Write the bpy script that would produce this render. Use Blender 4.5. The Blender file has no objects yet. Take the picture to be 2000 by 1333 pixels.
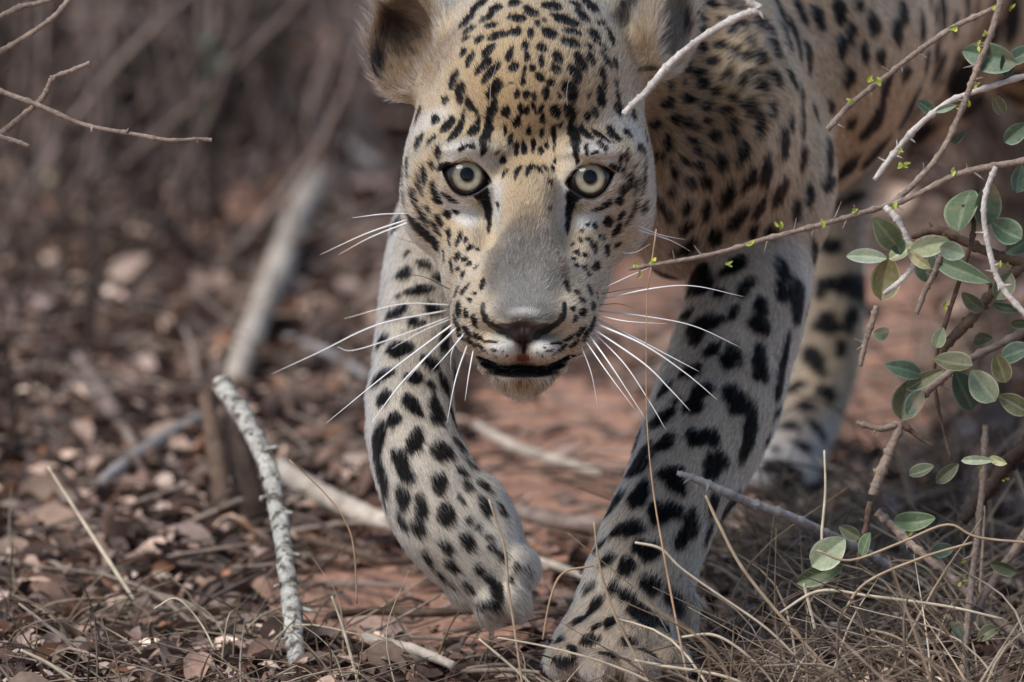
import bpy, bmesh, math, random
import numpy as np
from mathutils import Vector, Matrix

# ------------------------------------------------------------------ camera, sky, sun, exposure
scene = bpy.context.scene
PITCH = math.radians(9.5)
CP, SP = math.cos(PITCH), math.sin(PITCH)
DIST = 8.0                 # camera to the leopard's face, metres
SCALE = 3000.0             # survey units per metre at the face
OZ = 0.2327                # height of the aim point above the ground

cam_data = bpy.data.cameras.new('camera')
cam_data.sensor_width = 36.0
cam_data.lens = 36.0 * DIST / (2000.0 / SCALE)
cam_data.clip_start = 0.1
cam_data.clip_end = 400.0
cam_data.dof.use_dof = True
cam_data.dof.focus_distance = DIST - 0.012
cam_data.dof.aperture_fstop = 6.3
cam = bpy.data.objects.new('camera', cam_data)
cam.location = (0.0, -DIST * CP, OZ + DIST * SP)
cam.rotation_euler = (math.pi / 2 - PITCH, 0.0, 0.0)
scene.collection.objects.link(cam)
scene.camera = cam

SUN_EL, SUN_AZ = math.radians(52.0), math.radians(-125.0)   # azimuth from +Y (away from camera) towards +X
world = bpy.data.worlds.new('World')
scene.world = world
world.use_nodes = True
wn = world.node_tree.nodes
sky = wn.new('ShaderNodeTexSky')
sky.sky_type = 'NISHITA'
sky.sun_disc = False
sky.sun_elevation = SUN_EL
sky.sun_rotation = SUN_AZ
sky.air_density = 1.0
sky.dust_density = 1.0
wn['Background'].inputs['Strength'].default_value = 0.060
world.node_tree.links.new(sky.outputs[0], wn['Background'].inputs['Color'])

sun_data = bpy.data.lights.new('sun', 'SUN')
sun_data.energy = 1.5
sun_data.angle = math.radians(28.0)
sun_data.color = (1.0, 0.95, 0.88)
sun = bpy.data.objects.new('sun', sun_data)
sd = Vector((math.sin(SUN_AZ) * math.cos(SUN_EL), math.cos(SUN_AZ) * math.cos(SUN_EL), math.sin(SUN_EL)))
sun.rotation_euler = sd.to_track_quat('Z', 'Y').to_euler()
sun.location = (-2, 3, 6)
scene.collection.objects.link(sun)

scene.view_settings.view_transform = 'Standard'
scene.view_settings.look = 'None'
scene.view_settings.gamma = 1.0
scene.view_settings.exposure = 1.25
scene.view_settings.use_curve_mapping = False
scene.render.engine = 'CYCLES'
scene.cycles.use_denoising = True
scene.cycles.max_bounces = 8
scene.cycles.transparent_max_bounces = 12
scene.cycles.sample_clamp_indirect = 6.0
scene.cycles_curves.shape = 'RIBBONS'
scene.cycles_curves.subdivisions = 2
rng = np.random.default_rng(7)
random.seed(7)

# ------------------------------------------------------------------ helpers
COL = scene.collection


def Q(px, py, w=0.0):
    """survey coordinates + depth behind the face -> leopard frame (x right, v up the picture plane, w away), metres"""
    s = (1.0 + w / DIST) / SCALE
    return np.array([(px - 1000.0) * s, -(py - 666.5) * s, w])


def to_world(q):
    """leopard frame -> world (a rigid turn)"""
    q = np.asarray(q, dtype=np.float64)
    x, v, w = q[..., 0], q[..., 1], q[..., 2]
    return np.stack([x, w * CP + v * SP, OZ + v * CP - w * SP], -1)


def at(px, py, w=0.0):
    return to_world(Q(px, py, w))


def on_ground(px, py, z=0.0):
    """the ground point (height z) that the survey saw at px, py"""
    a = -(py - 666.5) / SCALE
    w = (OZ - z + a * CP) / (SP - a * CP / DIST)
    return to_world(Q(px, py, w))


def link(ob, parent=None):
    COL.objects.link(ob)
    if parent is not None:
        ob.parent = parent
    return ob


def mesh_obj(name, verts, faces, mat=None, parent=None, smooth=True, origin=None):
    verts = np.asarray(verts, dtype=np.float64)
    if origin is not None:
        verts = verts - np.asarray(origin)
    me = bpy.data.meshes.new(name)
    me.from_pydata(verts.tolist(), [], [list(map(int, f)) for f in faces] if not isinstance(faces, np.ndarray) else faces.tolist())
    if mat is not None:
        me.materials.append(mat)
    if smooth:
        me.polygons.foreach_set('use_smooth', np.ones(len(me.polygons), dtype=bool))
    me.update()
    ob = bpy.data.objects.new(name, me)
    if origin is not None and parent is None:
        ob.location = origin
    return link(ob, parent)


def empty(name, loc):
    ob = bpy.data.objects.new(name, None)
    ob.empty_display_size = 0.02
    ob.location = loc
    return link(ob)


def tag(ob, label=None, cat=None, group=None, kind=None):
    if label:
        ob['label'] = label
    if cat:
        ob['category'] = cat
    if group:
        ob['group'] = group
    if kind:
        ob['kind'] = kind
    return ob


def spline(pts, n):
    """Catmull-Rom through pts, n samples"""
    P = np.asarray(pts, dtype=np.float64)
    if len(P) == 2:
        t = np.linspace(0, 1, n)[:, None]
        return P[0] * (1 - t) + P[1] * t
    P = np.vstack([2 * P[0] - P[1], P, 2 * P[-1] - P[-2]])
    m = len(P) - 3
    t = np.linspace(0, m - 1e-9, n)
    i = t.astype(int)
    f = (t - i)[:, None]
    a, b, c, d = P[i], P[i + 1], P[i + 2], P[i + 3]
    return 0.5 * (2 * b + (c - a) * f + (2 * a - 5 * b + 4 * c - d) * f ** 2 + (3 * b - a - 3 * c + d) * f ** 3)


def tube_geo(path, radii, seg=8, knob=0.0, rs=None, cap=True):
    """verts, faces of a tube along path; knob = relative radial roughness"""
    P = np.asarray(path, dtype=np.float64)
    n = len(P)
    R = np.broadcast_to(np.asarray(radii, dtype=np.float64), (n,)).copy()
    T = np.gradient(P, axis=0)
    T /= np.linalg.norm(T, axis=1)[:, None] + 1e-12
    up = np.array([0.13, 0.21, 0.97])
    if abs(T[0] @ up) > 0.9:
        up = np.array([0.9, 0.3, 0.1])
    A = np.zeros_like(P)
    a = up - T[0] * (up @ T[0])
    for i in range(n):
        a = a - T[i] * (a @ T[i])
        a = a / (np.linalg.norm(a) + 1e-12)
        A[i] = a
    B = np.cross(T, A)
    th = np.linspace(0, 2 * math.pi, seg, endpoint=False)
    rad = R[:, None] * np.ones((1, seg))
    if knob:
        rs = rs or rng
        rad = rad * (1 + knob * rs.standard_normal((n, seg)).clip(-1.8, 1.8) * 0.6 + knob * rs.standard_normal((n, 1)).clip(-1.5, 1.5) * 0.6)
    V = P[:, None, :] + rad[..., None] * (np.cos(th)[None, :, None] * A[:, None, :] + np.sin(th)[None, :, None] * B[:, None, :])
    V = V.reshape(-1, 3)
    F = []
    for i in range(n - 1):
        for j in range(seg):
            k = (j + 1) % seg
            F.append((i * seg + j, i * seg + k, (i + 1) * seg + k, (i + 1) * seg + j))
    if cap:
        F.append(tuple(range(seg))[::-1])
        F.append(tuple((n - 1) * seg + j for j in range(seg)))
    return V, F


class Geo:
    """collects pieces into one mesh"""
    def __init__(self):
        self.v, self.f, self.n, self.c = [], [], 0, []

    def add(self, V, F, col=None):
        V = np.asarray(V)
        self.v.append(V)
        self.f.extend([tuple(i + self.n for i in f) for f in F])
        self.n += len(V)
        if col is not None:
            self.c.append(np.broadcast_to(np.asarray(col, dtype=np.float32), (len(V), 3)))

    def build(self, name, mat, parent=None, smooth=True, origin=None):
        ob = mesh_obj(name, np.vstack(self.v), self.f, mat, parent, smooth, origin)
        if self.c:
            set_col(ob.data, np.vstack(self.c))
        return ob


def set_col(me, rgb, name='col'):
    at_ = me.attributes.new(name, 'FLOAT_COLOR', 'POINT')
    arr = np.ones((len(rgb), 4), dtype=np.float32)
    arr[:, :3] = rgb
    at_.data.foreach_set('color', arr.ravel())


class NT:
    """tiny node-tree helper"""
    def __init__(self, name):
        self.m = bpy.data.materials.new(name)
        self.m.use_nodes = True
        self.t = self.m.node_tree
        self.bsdf = self.t.nodes['Principled BSDF']
        self.out = self.t.nodes['Material Output']

    def n(self, typ, **kw):
        nd = self.t.nodes.new(typ)
        for k, v in kw.items():
            if k in nd.inputs:
                nd.inputs[k].default_value = v
            else:
                setattr(nd, k, v)
        return nd

    def l(self, a, b):
        self.t.links.new(a, b)

    def ramp(self, fac, stops):
        r = self.n('ShaderNodeValToRGB')
        el = r.color_ramp.elements
        while len(el) < len(stops):
            el.new(0.5)
        for e, (p, c) in zip(el, stops):
            e.position = p
            e.color = (*c, 1.0)
        self.l(fac, r.inputs[0])
        return r.outputs[0]

    def coords(self, kind='Object'):
        return self.n('ShaderNodeTexCoord').outputs[kind]

    def noise(self, vec, scale, detail=4.0, rough=0.6, dist=0.0):
        nd = self.n('ShaderNodeTexNoise')
        nd.inputs['Scale'].default_value = scale
        nd.inputs['Detail'].default_value = detail
        nd.inputs['Roughness'].default_value = rough
        nd.inputs['Distortion'].default_value = dist
        self.l(vec, nd.inputs['Vector'])
        return nd.outputs['Fac']

    def mix(self, fac, a, b, mode='MIX'):
        m = self.n('ShaderNodeMix', data_type='RGBA', blend_type=mode)
        if isinstance(fac, (int, float)):
            m.inputs[0].default_value = fac
        else:
            self.l(fac, m.inputs[0])
        for s, k in ((a, 6), (b, 7)):
            if isinstance(s, tuple):
                m.inputs[k].default_value = (*s, 1.0)
            else:
                self.l(s, m.inputs[k])
        return m.outputs[2]

    def bump(self, height, strength=0.5, dist=0.002):
        b = self.n('ShaderNodeBump')
        b.inputs['Strength'].default_value = strength
        b.inputs['Distance'].default_value = dist
        self.l(height, b.inputs['Height'])
        self.l(b.outputs[0], self.bsdf.inputs['Normal'])

    def finish(self, color=None, rough=0.8, spec=0.2):
        if color is not None:
            if isinstance(color, tuple):
                self.bsdf.inputs['Base Color'].default_value = (*color, 1.0)
            else:
                self.l(color, self.bsdf.inputs['Base Color'])
        self.bsdf.inputs['Roughness'].default_value = rough
        self.bsdf.inputs['Specular IOR Level'].default_value = spec
        return self.m


def mat_attr(name, rough=0.8, spec=0.2, noise=0.25, scale=300.0, transl=0.0):
    """material whose colour is the 'col' attribute, mottled by noise"""
    N = NT(name)
    a = N.n('ShaderNodeAttribute', attribute_name='col').outputs['Color']
    f = N.noise(N.coords(), scale, 3.0)
    c = N.mix(1.0, a, N.ramp(f, [(0.25, (1 - noise,) * 3), (0.75, (1 + noise,) * 3)]), 'MULTIPLY')
    N.finish(c, rough, spec)
    if transl:
        N.bsdf.inputs['Subsurface Weight'].default_value = 0.0
        tr = N.n('ShaderNodeBsdfTranslucent')
        N.l(c, tr.inputs[0])
        mx = N.n('ShaderNodeMixShader')
        mx.inputs[0].default_value = transl
        N.l(N.bsdf.outputs[0], mx.inputs[1])
        N.l(tr.outputs[0], mx.inputs[2])
        N.l(mx.outputs[0], N.out.inputs[0])
    return N.m

# ------------------------------------------------------------------ ground and leaf litter
def smooth_noise2(x, y, f, seed):
    r = np.random.default_rng(seed)
    tb = r.random((64, 64))
    px_, py_ = x * f + 100.3, y * f + 57.7
    i, j = np.floor(px_).astype(int), np.floor(py_).astype(int)
    a, b = px_ - i, py_ - j
    a, b = a * a * (3 - 2 * a), b * b * (3 - 2 * b)
    g = lambda u, v: tb[u % 64, v % 64]
    return (g(i, j) * (1 - a) + g(i + 1, j) * a) * (1 - b) + (g(i, j + 1) * (1 - a) + g(i + 1, j + 1) * a) * b


def ground_z(x, y):
    fade = np.clip(1.6 - np.abs(x), 0, 1) * np.clip((y + 1.2) / 0.5, 0, 1) * np.clip((5.5 - y) / 1.0, 0, 1)
    return fade * (0.016 * (smooth_noise2(x, y, 5, 1) - 0.5) + 0.008 * (smooth_noise2(x, y, 17, 2) - 0.5) + 0.003 * (smooth_noise2(x, y, 60, 4) - 0.5)) - 0.004


gx = np.concatenate([np.linspace(-40, -1.8, 12), np.linspace(-1.6, 1.6, 260), np.linspace(1.8, 40, 12)])
gy = np.concatenate([np.linspace(-14, -1.4, 8), np.linspace(-1.2, 5.6, 420), np.linspace(6, 60, 12)])
GXX, GYY = np.meshgrid(gx, gy, indexing='ij')
GV3 = np.stack([GXX, GYY, ground_z(GXX, GYY)], -1).reshape(-1, 3)
ii = np.arange(len(gx) * len(gy)).reshape(len(gx), len(gy))
GF = np.stack([ii[:-1, :-1], ii[1:, :-1], ii[1:, 1:], ii[:-1, 1:]], -1).reshape(-1, 4)
N = NT('soil')
co = N.coords()
f1, f2, f3 = N.noise(co, 3.0, 5), N.noise(co, 40.0, 6, 0.7), N.noise(co, 220.0, 3)
c1 = N.ramp(f1, [(0.35, (0.41, 0.235, 0.165)), (0.65, (0.57, 0.34, 0.245))])
c2 = N.mix(1.0, c1, N.ramp(f2, [(0.3, (0.55, 0.52, 0.52)), (0.7, (1.2, 1.2, 1.22))]), 'MULTIPLY')
c3 = N.mix(1.0, c2, N.ramp(f3, [(0.35, (0.75, 0.75, 0.75)), (0.7, (1.15, 1.15, 1.15))]), 'MULTIPLY')
N.finish(c3, 0.95, 0.1)
N.bump(f2, 0.7, 0.012)
ground = mesh_obj('ground', GV3, GF, N.m)
tag(ground, 'reddish bare soil of the forest floor', kind='structure')

# bare patches (survey x, y, radii) where the red soil shows between the litter
BARE = [(1080, 880, 190, 170), (690, 1160, 190, 75), (1740, 640, 130, 110), (1720, 780, 130, 150), (890, 1200, 170, 70), (1230, 600, 110, 90), (1100, 1010, 120, 60), (640, 150, 200, 130), (430, 420, 120, 60), (560, 330, 90, 50)]


BARE3 = [(on_ground(bx, by), rx / SCALE * 1.05, max(0.05, on_ground(bx, by - ry)[1] - on_ground(bx, by)[1])) for bx, by, rx, ry in BARE]


def bare_at(x, y):
    m = np.zeros_like(x)
    for c, rx, ry in BARE3:
        m = np.maximum(m, np.clip(2.3 - 1.7 * np.sqrt(((x - c[0]) / rx) ** 2 + ((y - c[1]) / ry) ** 2), 0, 1))
    return m


def on_ground_many(px_, py_):
    a = -(py_ - 666.5) / SCALE
    w = (OZ + a * CP) / (SP - a * CP / DIST)
    s = (1.0 + w / DIST) / SCALE
    return to_world(np.stack([(px_ - 1000.0) * s, -(py_ - 666.5) * s, w], -1))


LITTER_COLS = np.array([(0.150, 0.105, 0.085), (0.105, 0.072, 0.058), (0.200, 0.148, 0.120), (0.270, 0.205, 0.170), (0.340, 0.265, 0.215), (0.190, 0.105, 0.065), (0.060, 0.042, 0.036), (0.230, 0.185, 0.165), (0.165, 0.130, 0.118), (0.46, 0.39, 0.33)])
LITTER_COLS = LITTER_COLS * np.array([1.55, 1.44, 1.38])
LITTER_W = np.array([2.5, 3, 2.5, 2.2, 1.7, 1.0, 3.5, 2.5, 3, 0.8]); LITTER_W /= LITTER_W.sum()
LITTER_CUM = np.cumsum(LITTER_W) - 1e-9


def leaf_geo(r, L, Wd, curl, n=4):
    """small dry leaf: n+1 stations of three points, curled and twisted, base at origin along +x"""
    t = np.linspace(0, 1, n + 1)
    wv = Wd * np.sin(np.pi * (0.04 + 0.92 * t)) ** 0.8
    a, b = r.uniform(-1, 1), r.uniform(-1, 1)
    z = curl * L * (np.sin(math.pi * t) * 0.5 + 0.35 * a * t)
    tw = b * 0.9 * t
    cup = r.uniform(0.1, 0.9)
    V = []
    for k in range(n + 1):
        for s in (-1, 0, 1):
            y, zz = s * wv[k], abs(s) * wv[k] * cup
            V.append((t[k] * L - L / 2, y * math.cos(tw[k]) - zz * math.sin(tw[k]), z[k] + y * math.sin(tw[k]) + zz * math.cos(tw[k])))
    F = []
    for k in range(n):
        for s in (0, 1):
            i = k * 3 + s
            F.append((i, i + 3, i + 4, i + 1))
    return np.array(V), F


def eul(r, tilt):
    az = r.uniform(0, 2 * math.pi)
    tx, ty = r.normal(0, tilt, 2)
    return np.array(Matrix.Rotation(az, 3, 'Z') @ Matrix.Rotation(tx, 3, 'X') @ Matrix.Rotation(ty, 3, 'Y'))


LITTER = mat_attr('dry_leaf', 0.85, 0.15, 0.30, 160.0, 0.12)
rl_ = np.random.default_rng(31)
protos = [leaf_geo(rl_, 1.0, rl_.uniform(0.16, 0.34), rl_.uniform(0.05, 0.35)) for _ in range(24)]


def scatter_litter(n, name, label):
    G = Geo()
    r = np.random.default_rng(77)
    m = n * 3
    px_, py_ = r.uniform(-120, 2120, m), np.where(r.random(m) < 0.35, r.uniform(600, 1400, m), r.uniform(-60, 1400, m))
    P = on_ground_many(px_, py_)
    B = bare_at(P[:, 0], P[:, 1])
    ok = (P[:, 1] < 4.6) & (r.random(m) > B * 0.97) & ~((px_ > 900) & (py_ > 500) & (r.random(m) < 0.35))
    P, B = P[ok][:n], B[ok][:n]
    # the litter goes on round about, thinning out
    m2 = n
    E = np.stack([r.uniform(-2.6, 2.9, m2), r.uniform(-1.3, 4.9, m2), np.zeros(m2)], -1)
    half = 0.36 * (1 + np.maximum(E[:, 1], 0) / DIST)
    dist = np.maximum(np.abs(E[:, 0]) - half, np.maximum(-0.12 - E[:, 1], 0))
    E = E[(dist > 0.02) & (r.random(m2) < np.clip(1.0 - dist / 3.2, 0.15, 1)) & (smooth_noise2(E[:, 0], E[:, 1], 2.2, 12) > 0.30)]
    P, B = np.vstack([P, E]), np.concatenate([B, np.zeros(len(E))])
    Z = ground_z(P[:, 0], P[:, 1])
    for p, b, z in zip(P, B, Z):
        far = min(max(p[1] / 3.0, 0), 1)
        L = (1.5 if abs(p[0]) > 0.75 or p[1] < -0.2 else 1.0) * (0.005 + 0.019 * r.random() ** 2.0) * (1 + 1.0 * far)
        if r.random() < 0.08:
            L *= 1.6
        V, F = protos[r.integers(24)]
        V = (V * L) @ eul(r, 0.42).T
        V = V + np.array([p[0], p[1], z - V[:, 2].min() * 0.7 + r.uniform(0, 0.012) * (1 - b)])
        c = LITTER_COLS[np.searchsorted(LITTER_CUM, r.random())] * (0.30 + 1.35 * r.random() ** 1.4)
        G.add(V, F, c)
    ob = G.build(name, LITTER)
    tag(ob, label, 'leaf litter', kind='stuff')
    return ob


scatter_litter(24000, 'leaf_litter', 'dense brown and grey dry leaf litter covering the soil')
# litter of thin twig scraps
G = Geo()
r = np.random.default_rng(41)
for _ in range(3200):
    px_, py_ = r.uniform(-80, 2080), r.uniform(-40, 1390)
    p = on_ground(px_, py_)
    if p[1] > 4.2 or r.random() < 0.75 * bare_at(np.array([p[0]]), np.array([p[1]]))[0]:
        continue
    L = r.uniform(0.02, 0.09) * (1 + 0.4 * p[1])
    az = r.uniform(0, 6.28)
    d = np.array([math.cos(az), math.sin(az), r.normal(0, 0.18)]) * L
    z = ground_z(np.array([p[0]]), np.array([p[1]]))[0] + r.uniform(0.003, 0.014)
    a = np.array([p[0], p[1], z])
    V, F = tube_geo(spline([a, a + d * 0.5 + r.normal(0, 0.05, 3) * L, a + d], 5), r.uniform(0.0008, 0.0022) * np.linspace(1, 0.6, 5), 5)
    G.add(V, F, np.array((0.19, 0.15, 0.125)) * r.uniform(0.5, 2.0))
tag(G.build('twig_litter', LITTER), 'fine broken twig scraps strewn through the leaf litter', 'twig litter', kind='stuff')

# the larger leaves lie as single objects
leaf_meshes = []
for k in range(10):
    V, F = leaf_geo(rl_, 0.040, rl_.uniform(0.007, 0.011), rl_.uniform(0.1, 0.35), 6)
    me = bpy.data.meshes.new('fallen_leaf')
    me.from_pydata(V.tolist(), [], F)
    me.polygons.foreach_set('use_smooth', np.ones(len(me.polygons), dtype=bool))
    set_col(me, np.broadcast_to(LITTER_COLS[[3, 4, 7, 9, 2, 5, 8, 4, 3, 7][k]] * 1.15, (len(V), 3)))
    me.materials.append(LITTER)
    leaf_meshes.append(me)
r = np.random.default_rng(55)
n_leaf = 0
while n_leaf < 80:
    px_, py_ = r.uniform(0, 1000), r.uniform(560, 1320)
    if r.random() < 0.15:
        px_ = r.uniform(1000, 1950)
    p = on_ground(px_, py_)
    if r.random() < bare_at(np.array([p[0]]), np.array([p[1]]))[0] * 0.93:
        continue
    ob = bpy.data.objects.new('fallen_leaf', leaf_meshes[r.integers(10)])
    z = ground_z(np.array([p[0]]), np.array([p[1]]))[0]
    ob.location = (p[0], p[1], z + 0.010)
    ob.rotation_euler = (r.normal(0, 0.35), r.normal(0, 0.3), r.uniform(0, 6.28))
    s = r.uniform(0.3, 0.72)
    ob.scale = (s, s, s)
    tag(ob, 'curled dry brown leaf lying loose on the leaf litter', 'leaf', 'loose dry leaves on the forest floor')
    link(ob)
    n_leaf += 1

# ------------------------------------------------------------------ leopard: one continuous skin from a distance field
def axis_levels(*lv):
    """(start, step), ..., end"""
    out = [np.arange(lv[i][0], lv[i + 1][0] if i + 2 < len(lv) else lv[-1], lv[i][1]) for i in range(len(lv) - 1)]
    return np.concatenate(out)


GX = axis_levels((-0.125, 0.0018), (-0.080, 0.0011), (0.095, 0.0018), (0.130, 0.0068), 0.62)
GV = axis_levels((-0.262, 0.0055), (-0.050, 0.0011), (0.140, 0.0016), (0.240, 0.0065), 0.46)
GW = axis_levels((-0.097, 0.0012), (0.050, 0.0020), (0.155, 0.0085), 1.60)


def smin(a, b, k):
    h = np.clip(0.5 + 0.5 * (b - a) / k, 0, 1)
    return b * (1 - h) + a * h - k * h * (1 - h)


class Field:
    def __init__(self):
        self.F = np.full((len(GX), len(GV), len(GW)), 0.6, dtype=np.float32)

    def box(self, lo, hi):
        s = []
        for g, a, b in zip((GX, GV, GW), lo, hi):
            s.append(slice(int(np.searchsorted(g, a)), int(np.searchsorted(g, b))))
        X = GX[s[0]].astype(np.float32)[:, None, None]
        V = GV[s[1]].astype(np.float32)[None, :, None]
        W = GW[s[2]].astype(np.float32)[None, None, :]
        return tuple(s), X, V, W

    def put(self, fn, lo, hi, k, sub=False):
        s, X, V, W = self.box(lo, hi)
        if any(sl.stop <= sl.start for sl in s):
            return
        d = fn(X, V, W)
        if sub:
            self.F[s] = -smin(-self.F[s], d, k)
        else:
            self.F[s] = smin(self.F[s], d, k)

    def cone(self, a, ra, b, rb, k=0.03, sub=False):
        a, b = np.float32(a), np.float32(b)
        ba = b - a
        bb = float(ba @ ba)

        def fn(X, V, W):
            t = ((X - a[0]) * ba[0] + (V - a[1]) * ba[1] + (W - a[2]) * ba[2]) / bb
            t = np.clip(t, 0, 1)
            return np.sqrt((X - a[0] - t * ba[0]) ** 2 + (V - a[1] - t * ba[1]) ** 2 + (W - a[2] - t * ba[2]) ** 2) - (ra + t * (rb - ra))
        m = max(ra, rb) + 1.5 * k + 0.012
        self.put(fn, np.minimum(a, b) - m, np.maximum(a, b) + m, k, sub)

    def ell(self, c, r, k=0.02, R=None, sub=False):
        c, r = np.float32(c), np.float32(r)
        R = np.eye(3, dtype=np.float32) if R is None else np.float32(R)   # rows = local axes

        def fn(X, V, W):
            dx, dv, dw = X - c[0], V - c[1], W - c[2]
            l = [R[i, 0] * dx + R[i, 1] * dv + R[i, 2] * dw for i in range(3)]
            k0 = np.sqrt((l[0] / r[0]) ** 2 + (l[1] / r[1]) ** 2 + (l[2] / r[2]) ** 2)
            k1 = np.sqrt((l[0] / r[0] ** 2) ** 2 + (l[1] / r[1] ** 2) ** 2 + (l[2] / r[2] ** 2) ** 2) + 1e-6
            return k0 * (k0 - 1) / k1
        ext = np.sqrt(((R * r[:, None]) ** 2).sum(0))
        m = ext + 1.5 * k + 0.012
        self.put(fn, c - m, c + m, k, sub)


def rbox(fd, c, half, rnd, R, k):
    """rounded box; rows of R are its axes"""
    c, half, R = np.float32(c), np.float32(half), np.float32(R)

    def fn(X, V, W):
        dx, dv, dw = X - c[0], V - c[1], W - c[2]
        q = [np.abs(R[i, 0] * dx + R[i, 1] * dv + R[i, 2] * dw) - (half[i] - rnd) for i in range(3)]
        out = np.sqrt(sum(np.maximum(t, 0) ** 2 for t in q))
        return out + np.minimum(np.maximum(np.maximum(q[0], q[1]), q[2]), 0) - rnd
    m = np.abs(R.T) @ half + 1.5 * k + 0.01
    fd.put(fn, c - m, c + m, k)


def frame(fwd, up=(0, 1, 0)):
    """rows: side, up, forward"""
    f = np.asarray(fwd, float); f /= np.linalg.norm(f)
    s = np.cross(up, f); s /= np.linalg.norm(s)
    return np.stack([s, np.cross(f, s), f])


def px(r, w=0.0):
    return r * (1 + w / DIST) / SCALE


def xc(py):
    return 1032.0 - 0.031 * (py - 347.0)


def H(u, py, w):
    return Q(xc(py) + u, py + 0.02 * u, w)


def hell(fd, u, py, w, ru, rv, rw, k=0.02, sub=False, both=True, R=None):
    for sgn in ((1, -1) if both and u else (1,)):
        RR = R
        if R is not None and sgn < 0:
            RR = R.copy() * np.array([-1, 1, 1])
        fd.ell(H(sgn * u, py, w), (px(ru), px(rv), rw), k, RR, sub)


LIMB = []          # (a, ra, b, rb) kept for the fur flow


def limb(fd, pts, k=0.03):
    """pts: (px, py, depth, radius in survey units)"""
    pts = spline(pts, (len(pts) - 1) * 4 + 1)
    for n_, ((x0, y0, w0, r0), (x1, y1, w1, r1)) in enumerate(zip(pts[:-1], pts[1:])):
        a, b = Q(x0, y0, w0), Q(x1, y1, w1)
        fd.cone(a, px(r0, w0), b, px(r1, w1), k if n_ < 2 else 0.004)
        LIMB.append((a, px(r0, w0), b, px(r1, w1)))


body = Field()
# torso, shoulders, neck
limb(body, [(1400, 70, 0.40, 345), (1520, 20, 0.60, 350), (1660, -90, 0.86, 300), (1830, -160, 1.12, 260)], 0.05)
limb(body, [(1090, 60, 0.17, 175), (1230, 80, 0.28, 215), (1400, 80, 0.42, 300)], 0.05)
body.ell(Q(1445, 240, 0.30), (px(150), px(275), 0.13), 0.04)            # near shoulder
body.ell(Q(1318, 325, 0.29), (px(125), px(232), 0.11), 0.04)            # chest
body.ell(Q(1020, 200, 0.34), (px(150), px(210), 0.10), 0.04)            # far shoulder, behind the head
body.ell(Q(1180, 240, 0.36), (px(190), px(240), 0.10), 0.04)
body.ell(Q(1990, -40, 1.15), (px(140, 1.1), px(190, 1.1), 0.16), 0.05)  # haunch
# planted foreleg
limb(body, [(1470, 330, 0.30, 150), (1466, 520, 0.27, 128), (1452, 620, 0.24, 124), (1415, 740, 0.21, 122), (1365, 870, 0.17, 116),
            (1310, 985, 0.13, 108), (1262, 1100, 0.10, 104), (1225, 1195, 0.08, 104)], 0.025)
body.ell(Q(1205, 1255, 0.06), (px(125), px(75), 0.055), 0.02)
for tx, ty, tw, rr in ((1112, 1288, 0.030, 50), (1175, 1302, 0.005, 52), (1246, 1304, 0.003, 52), (1305, 1290, 0.030, 46)):
    body.ell(Q(tx, ty, tw), (px(rr), px(46), 0.036), 0.008)
body.cone(Q(1345, 1215, 0.085), px(26), Q(1352, 1180, 0.09), px(20), 0.012)   # dew claw pad
# raised foreleg
limb(body, [(1010, 330, 0.30, 135), (885, 420, 0.25, 98), (842, 520, 0.21, 88), (822, 640, 0.17, 88), (800, 760, 0.13, 88), (802, 850, 0.105, 88),
            (836, 945, 0.085, 94), (888, 1040, 0.075, 90), (955, 1116, 0.072, 86)], 0.02)
for tx, ty, tw, rr in ((905, 1140, 0.075, 40), (955, 1176, 0.062, 40), (1000, 1166, 0.058, 40), (1008, 1108, 0.064, 40)):
    body.ell(Q(tx, ty, tw), (px(rr), px(rr + 8), 0.021), 0.006)
body.ell(Q(968, 1035, 0.075), (px(38), px(48), 0.022), 0.012)              # wrist pad side
body.ell(Q(940, 990, 0.08), (px(48), px(60), 0.024), 0.014)
# hind legs
limb(body, [(1800, 40, 0.98, 200), (1672, 300, 0.90, 80), (1644, 450, 0.86, 58), (1632, 600, 0.84, 62), (1612, 720, 0.84, 66), (1575, 820, 0.82, 70), (1530, 900, 0.77, 78)], 0.03)
body.ell(Q(1512, 930, 0.735), (px(92), px(54), 0.06), 0.025)
limb(body, [(2030, 0, 1.16, 170), (2210, 220, 1.28, 120), (2260, 430, 1.42, 75), (2290, 560, 1.40, 66), (2270, 690, 1.36, 70)], 0.03)

head = Field()
hell(head, 0, 175, 0.105, 215, 205, 0.105, 0.03)
hell(head, 0, 70, 0.135, 160, 130, 0.085, 0.03)
hell(head, 150, 345, 0.085, 96, 135, 0.075, 0.03)         # cheek bones
hell(head, 152, 425, 0.085, 80, 80, 0.060, 0.02)          # cheek ruff
hell(head, 90, 520, 0.045, 78, 120, 0.065, 0.02)          # jaw
for sg in (-1, 1):
    head.cone(H(sg * 34, 250, 0.046), px(56), H(sg * 34, 400, 0.012), px(44), 0.014)
pa, pb = H(0, 330, -0.004), H(0, 612, -0.064)
ax = (pb - pa) / np.linalg.norm(pb - pa)
RB = np.stack([np.array([1.0, 0, 0]), ax, np.cross([1.0, 0, 0], ax)])
nb = RB[2] if RB[2][2] < 0 else -RB[2]
rbox(head, (pa + pb) / 2 - nb * 0.016, (px(66), np.linalg.norm(pb - pa) / 2 + 0.002, 0.016), 0.0125, RB, 0.010)
hell(head, 0, 480, 0.010, 76, 150, 0.036, 0.016)
hell(head, 62, 545, -0.012, 36, 90, 0.030, 0.014)         # sides of the bridge
hell(head, 86, 610, -0.014, 60, 70, 0.040, 0.013)         # whisker pads
hell(head, 0, 618, -0.052, 74, 26, 0.019, 0.008)          # nose tip
hell(head, 32, 634, -0.052, 36, 19, 0.018, 0.005)
hell(head, 0, 652, -0.049, 30, 24, 0.019, 0.005)
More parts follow.
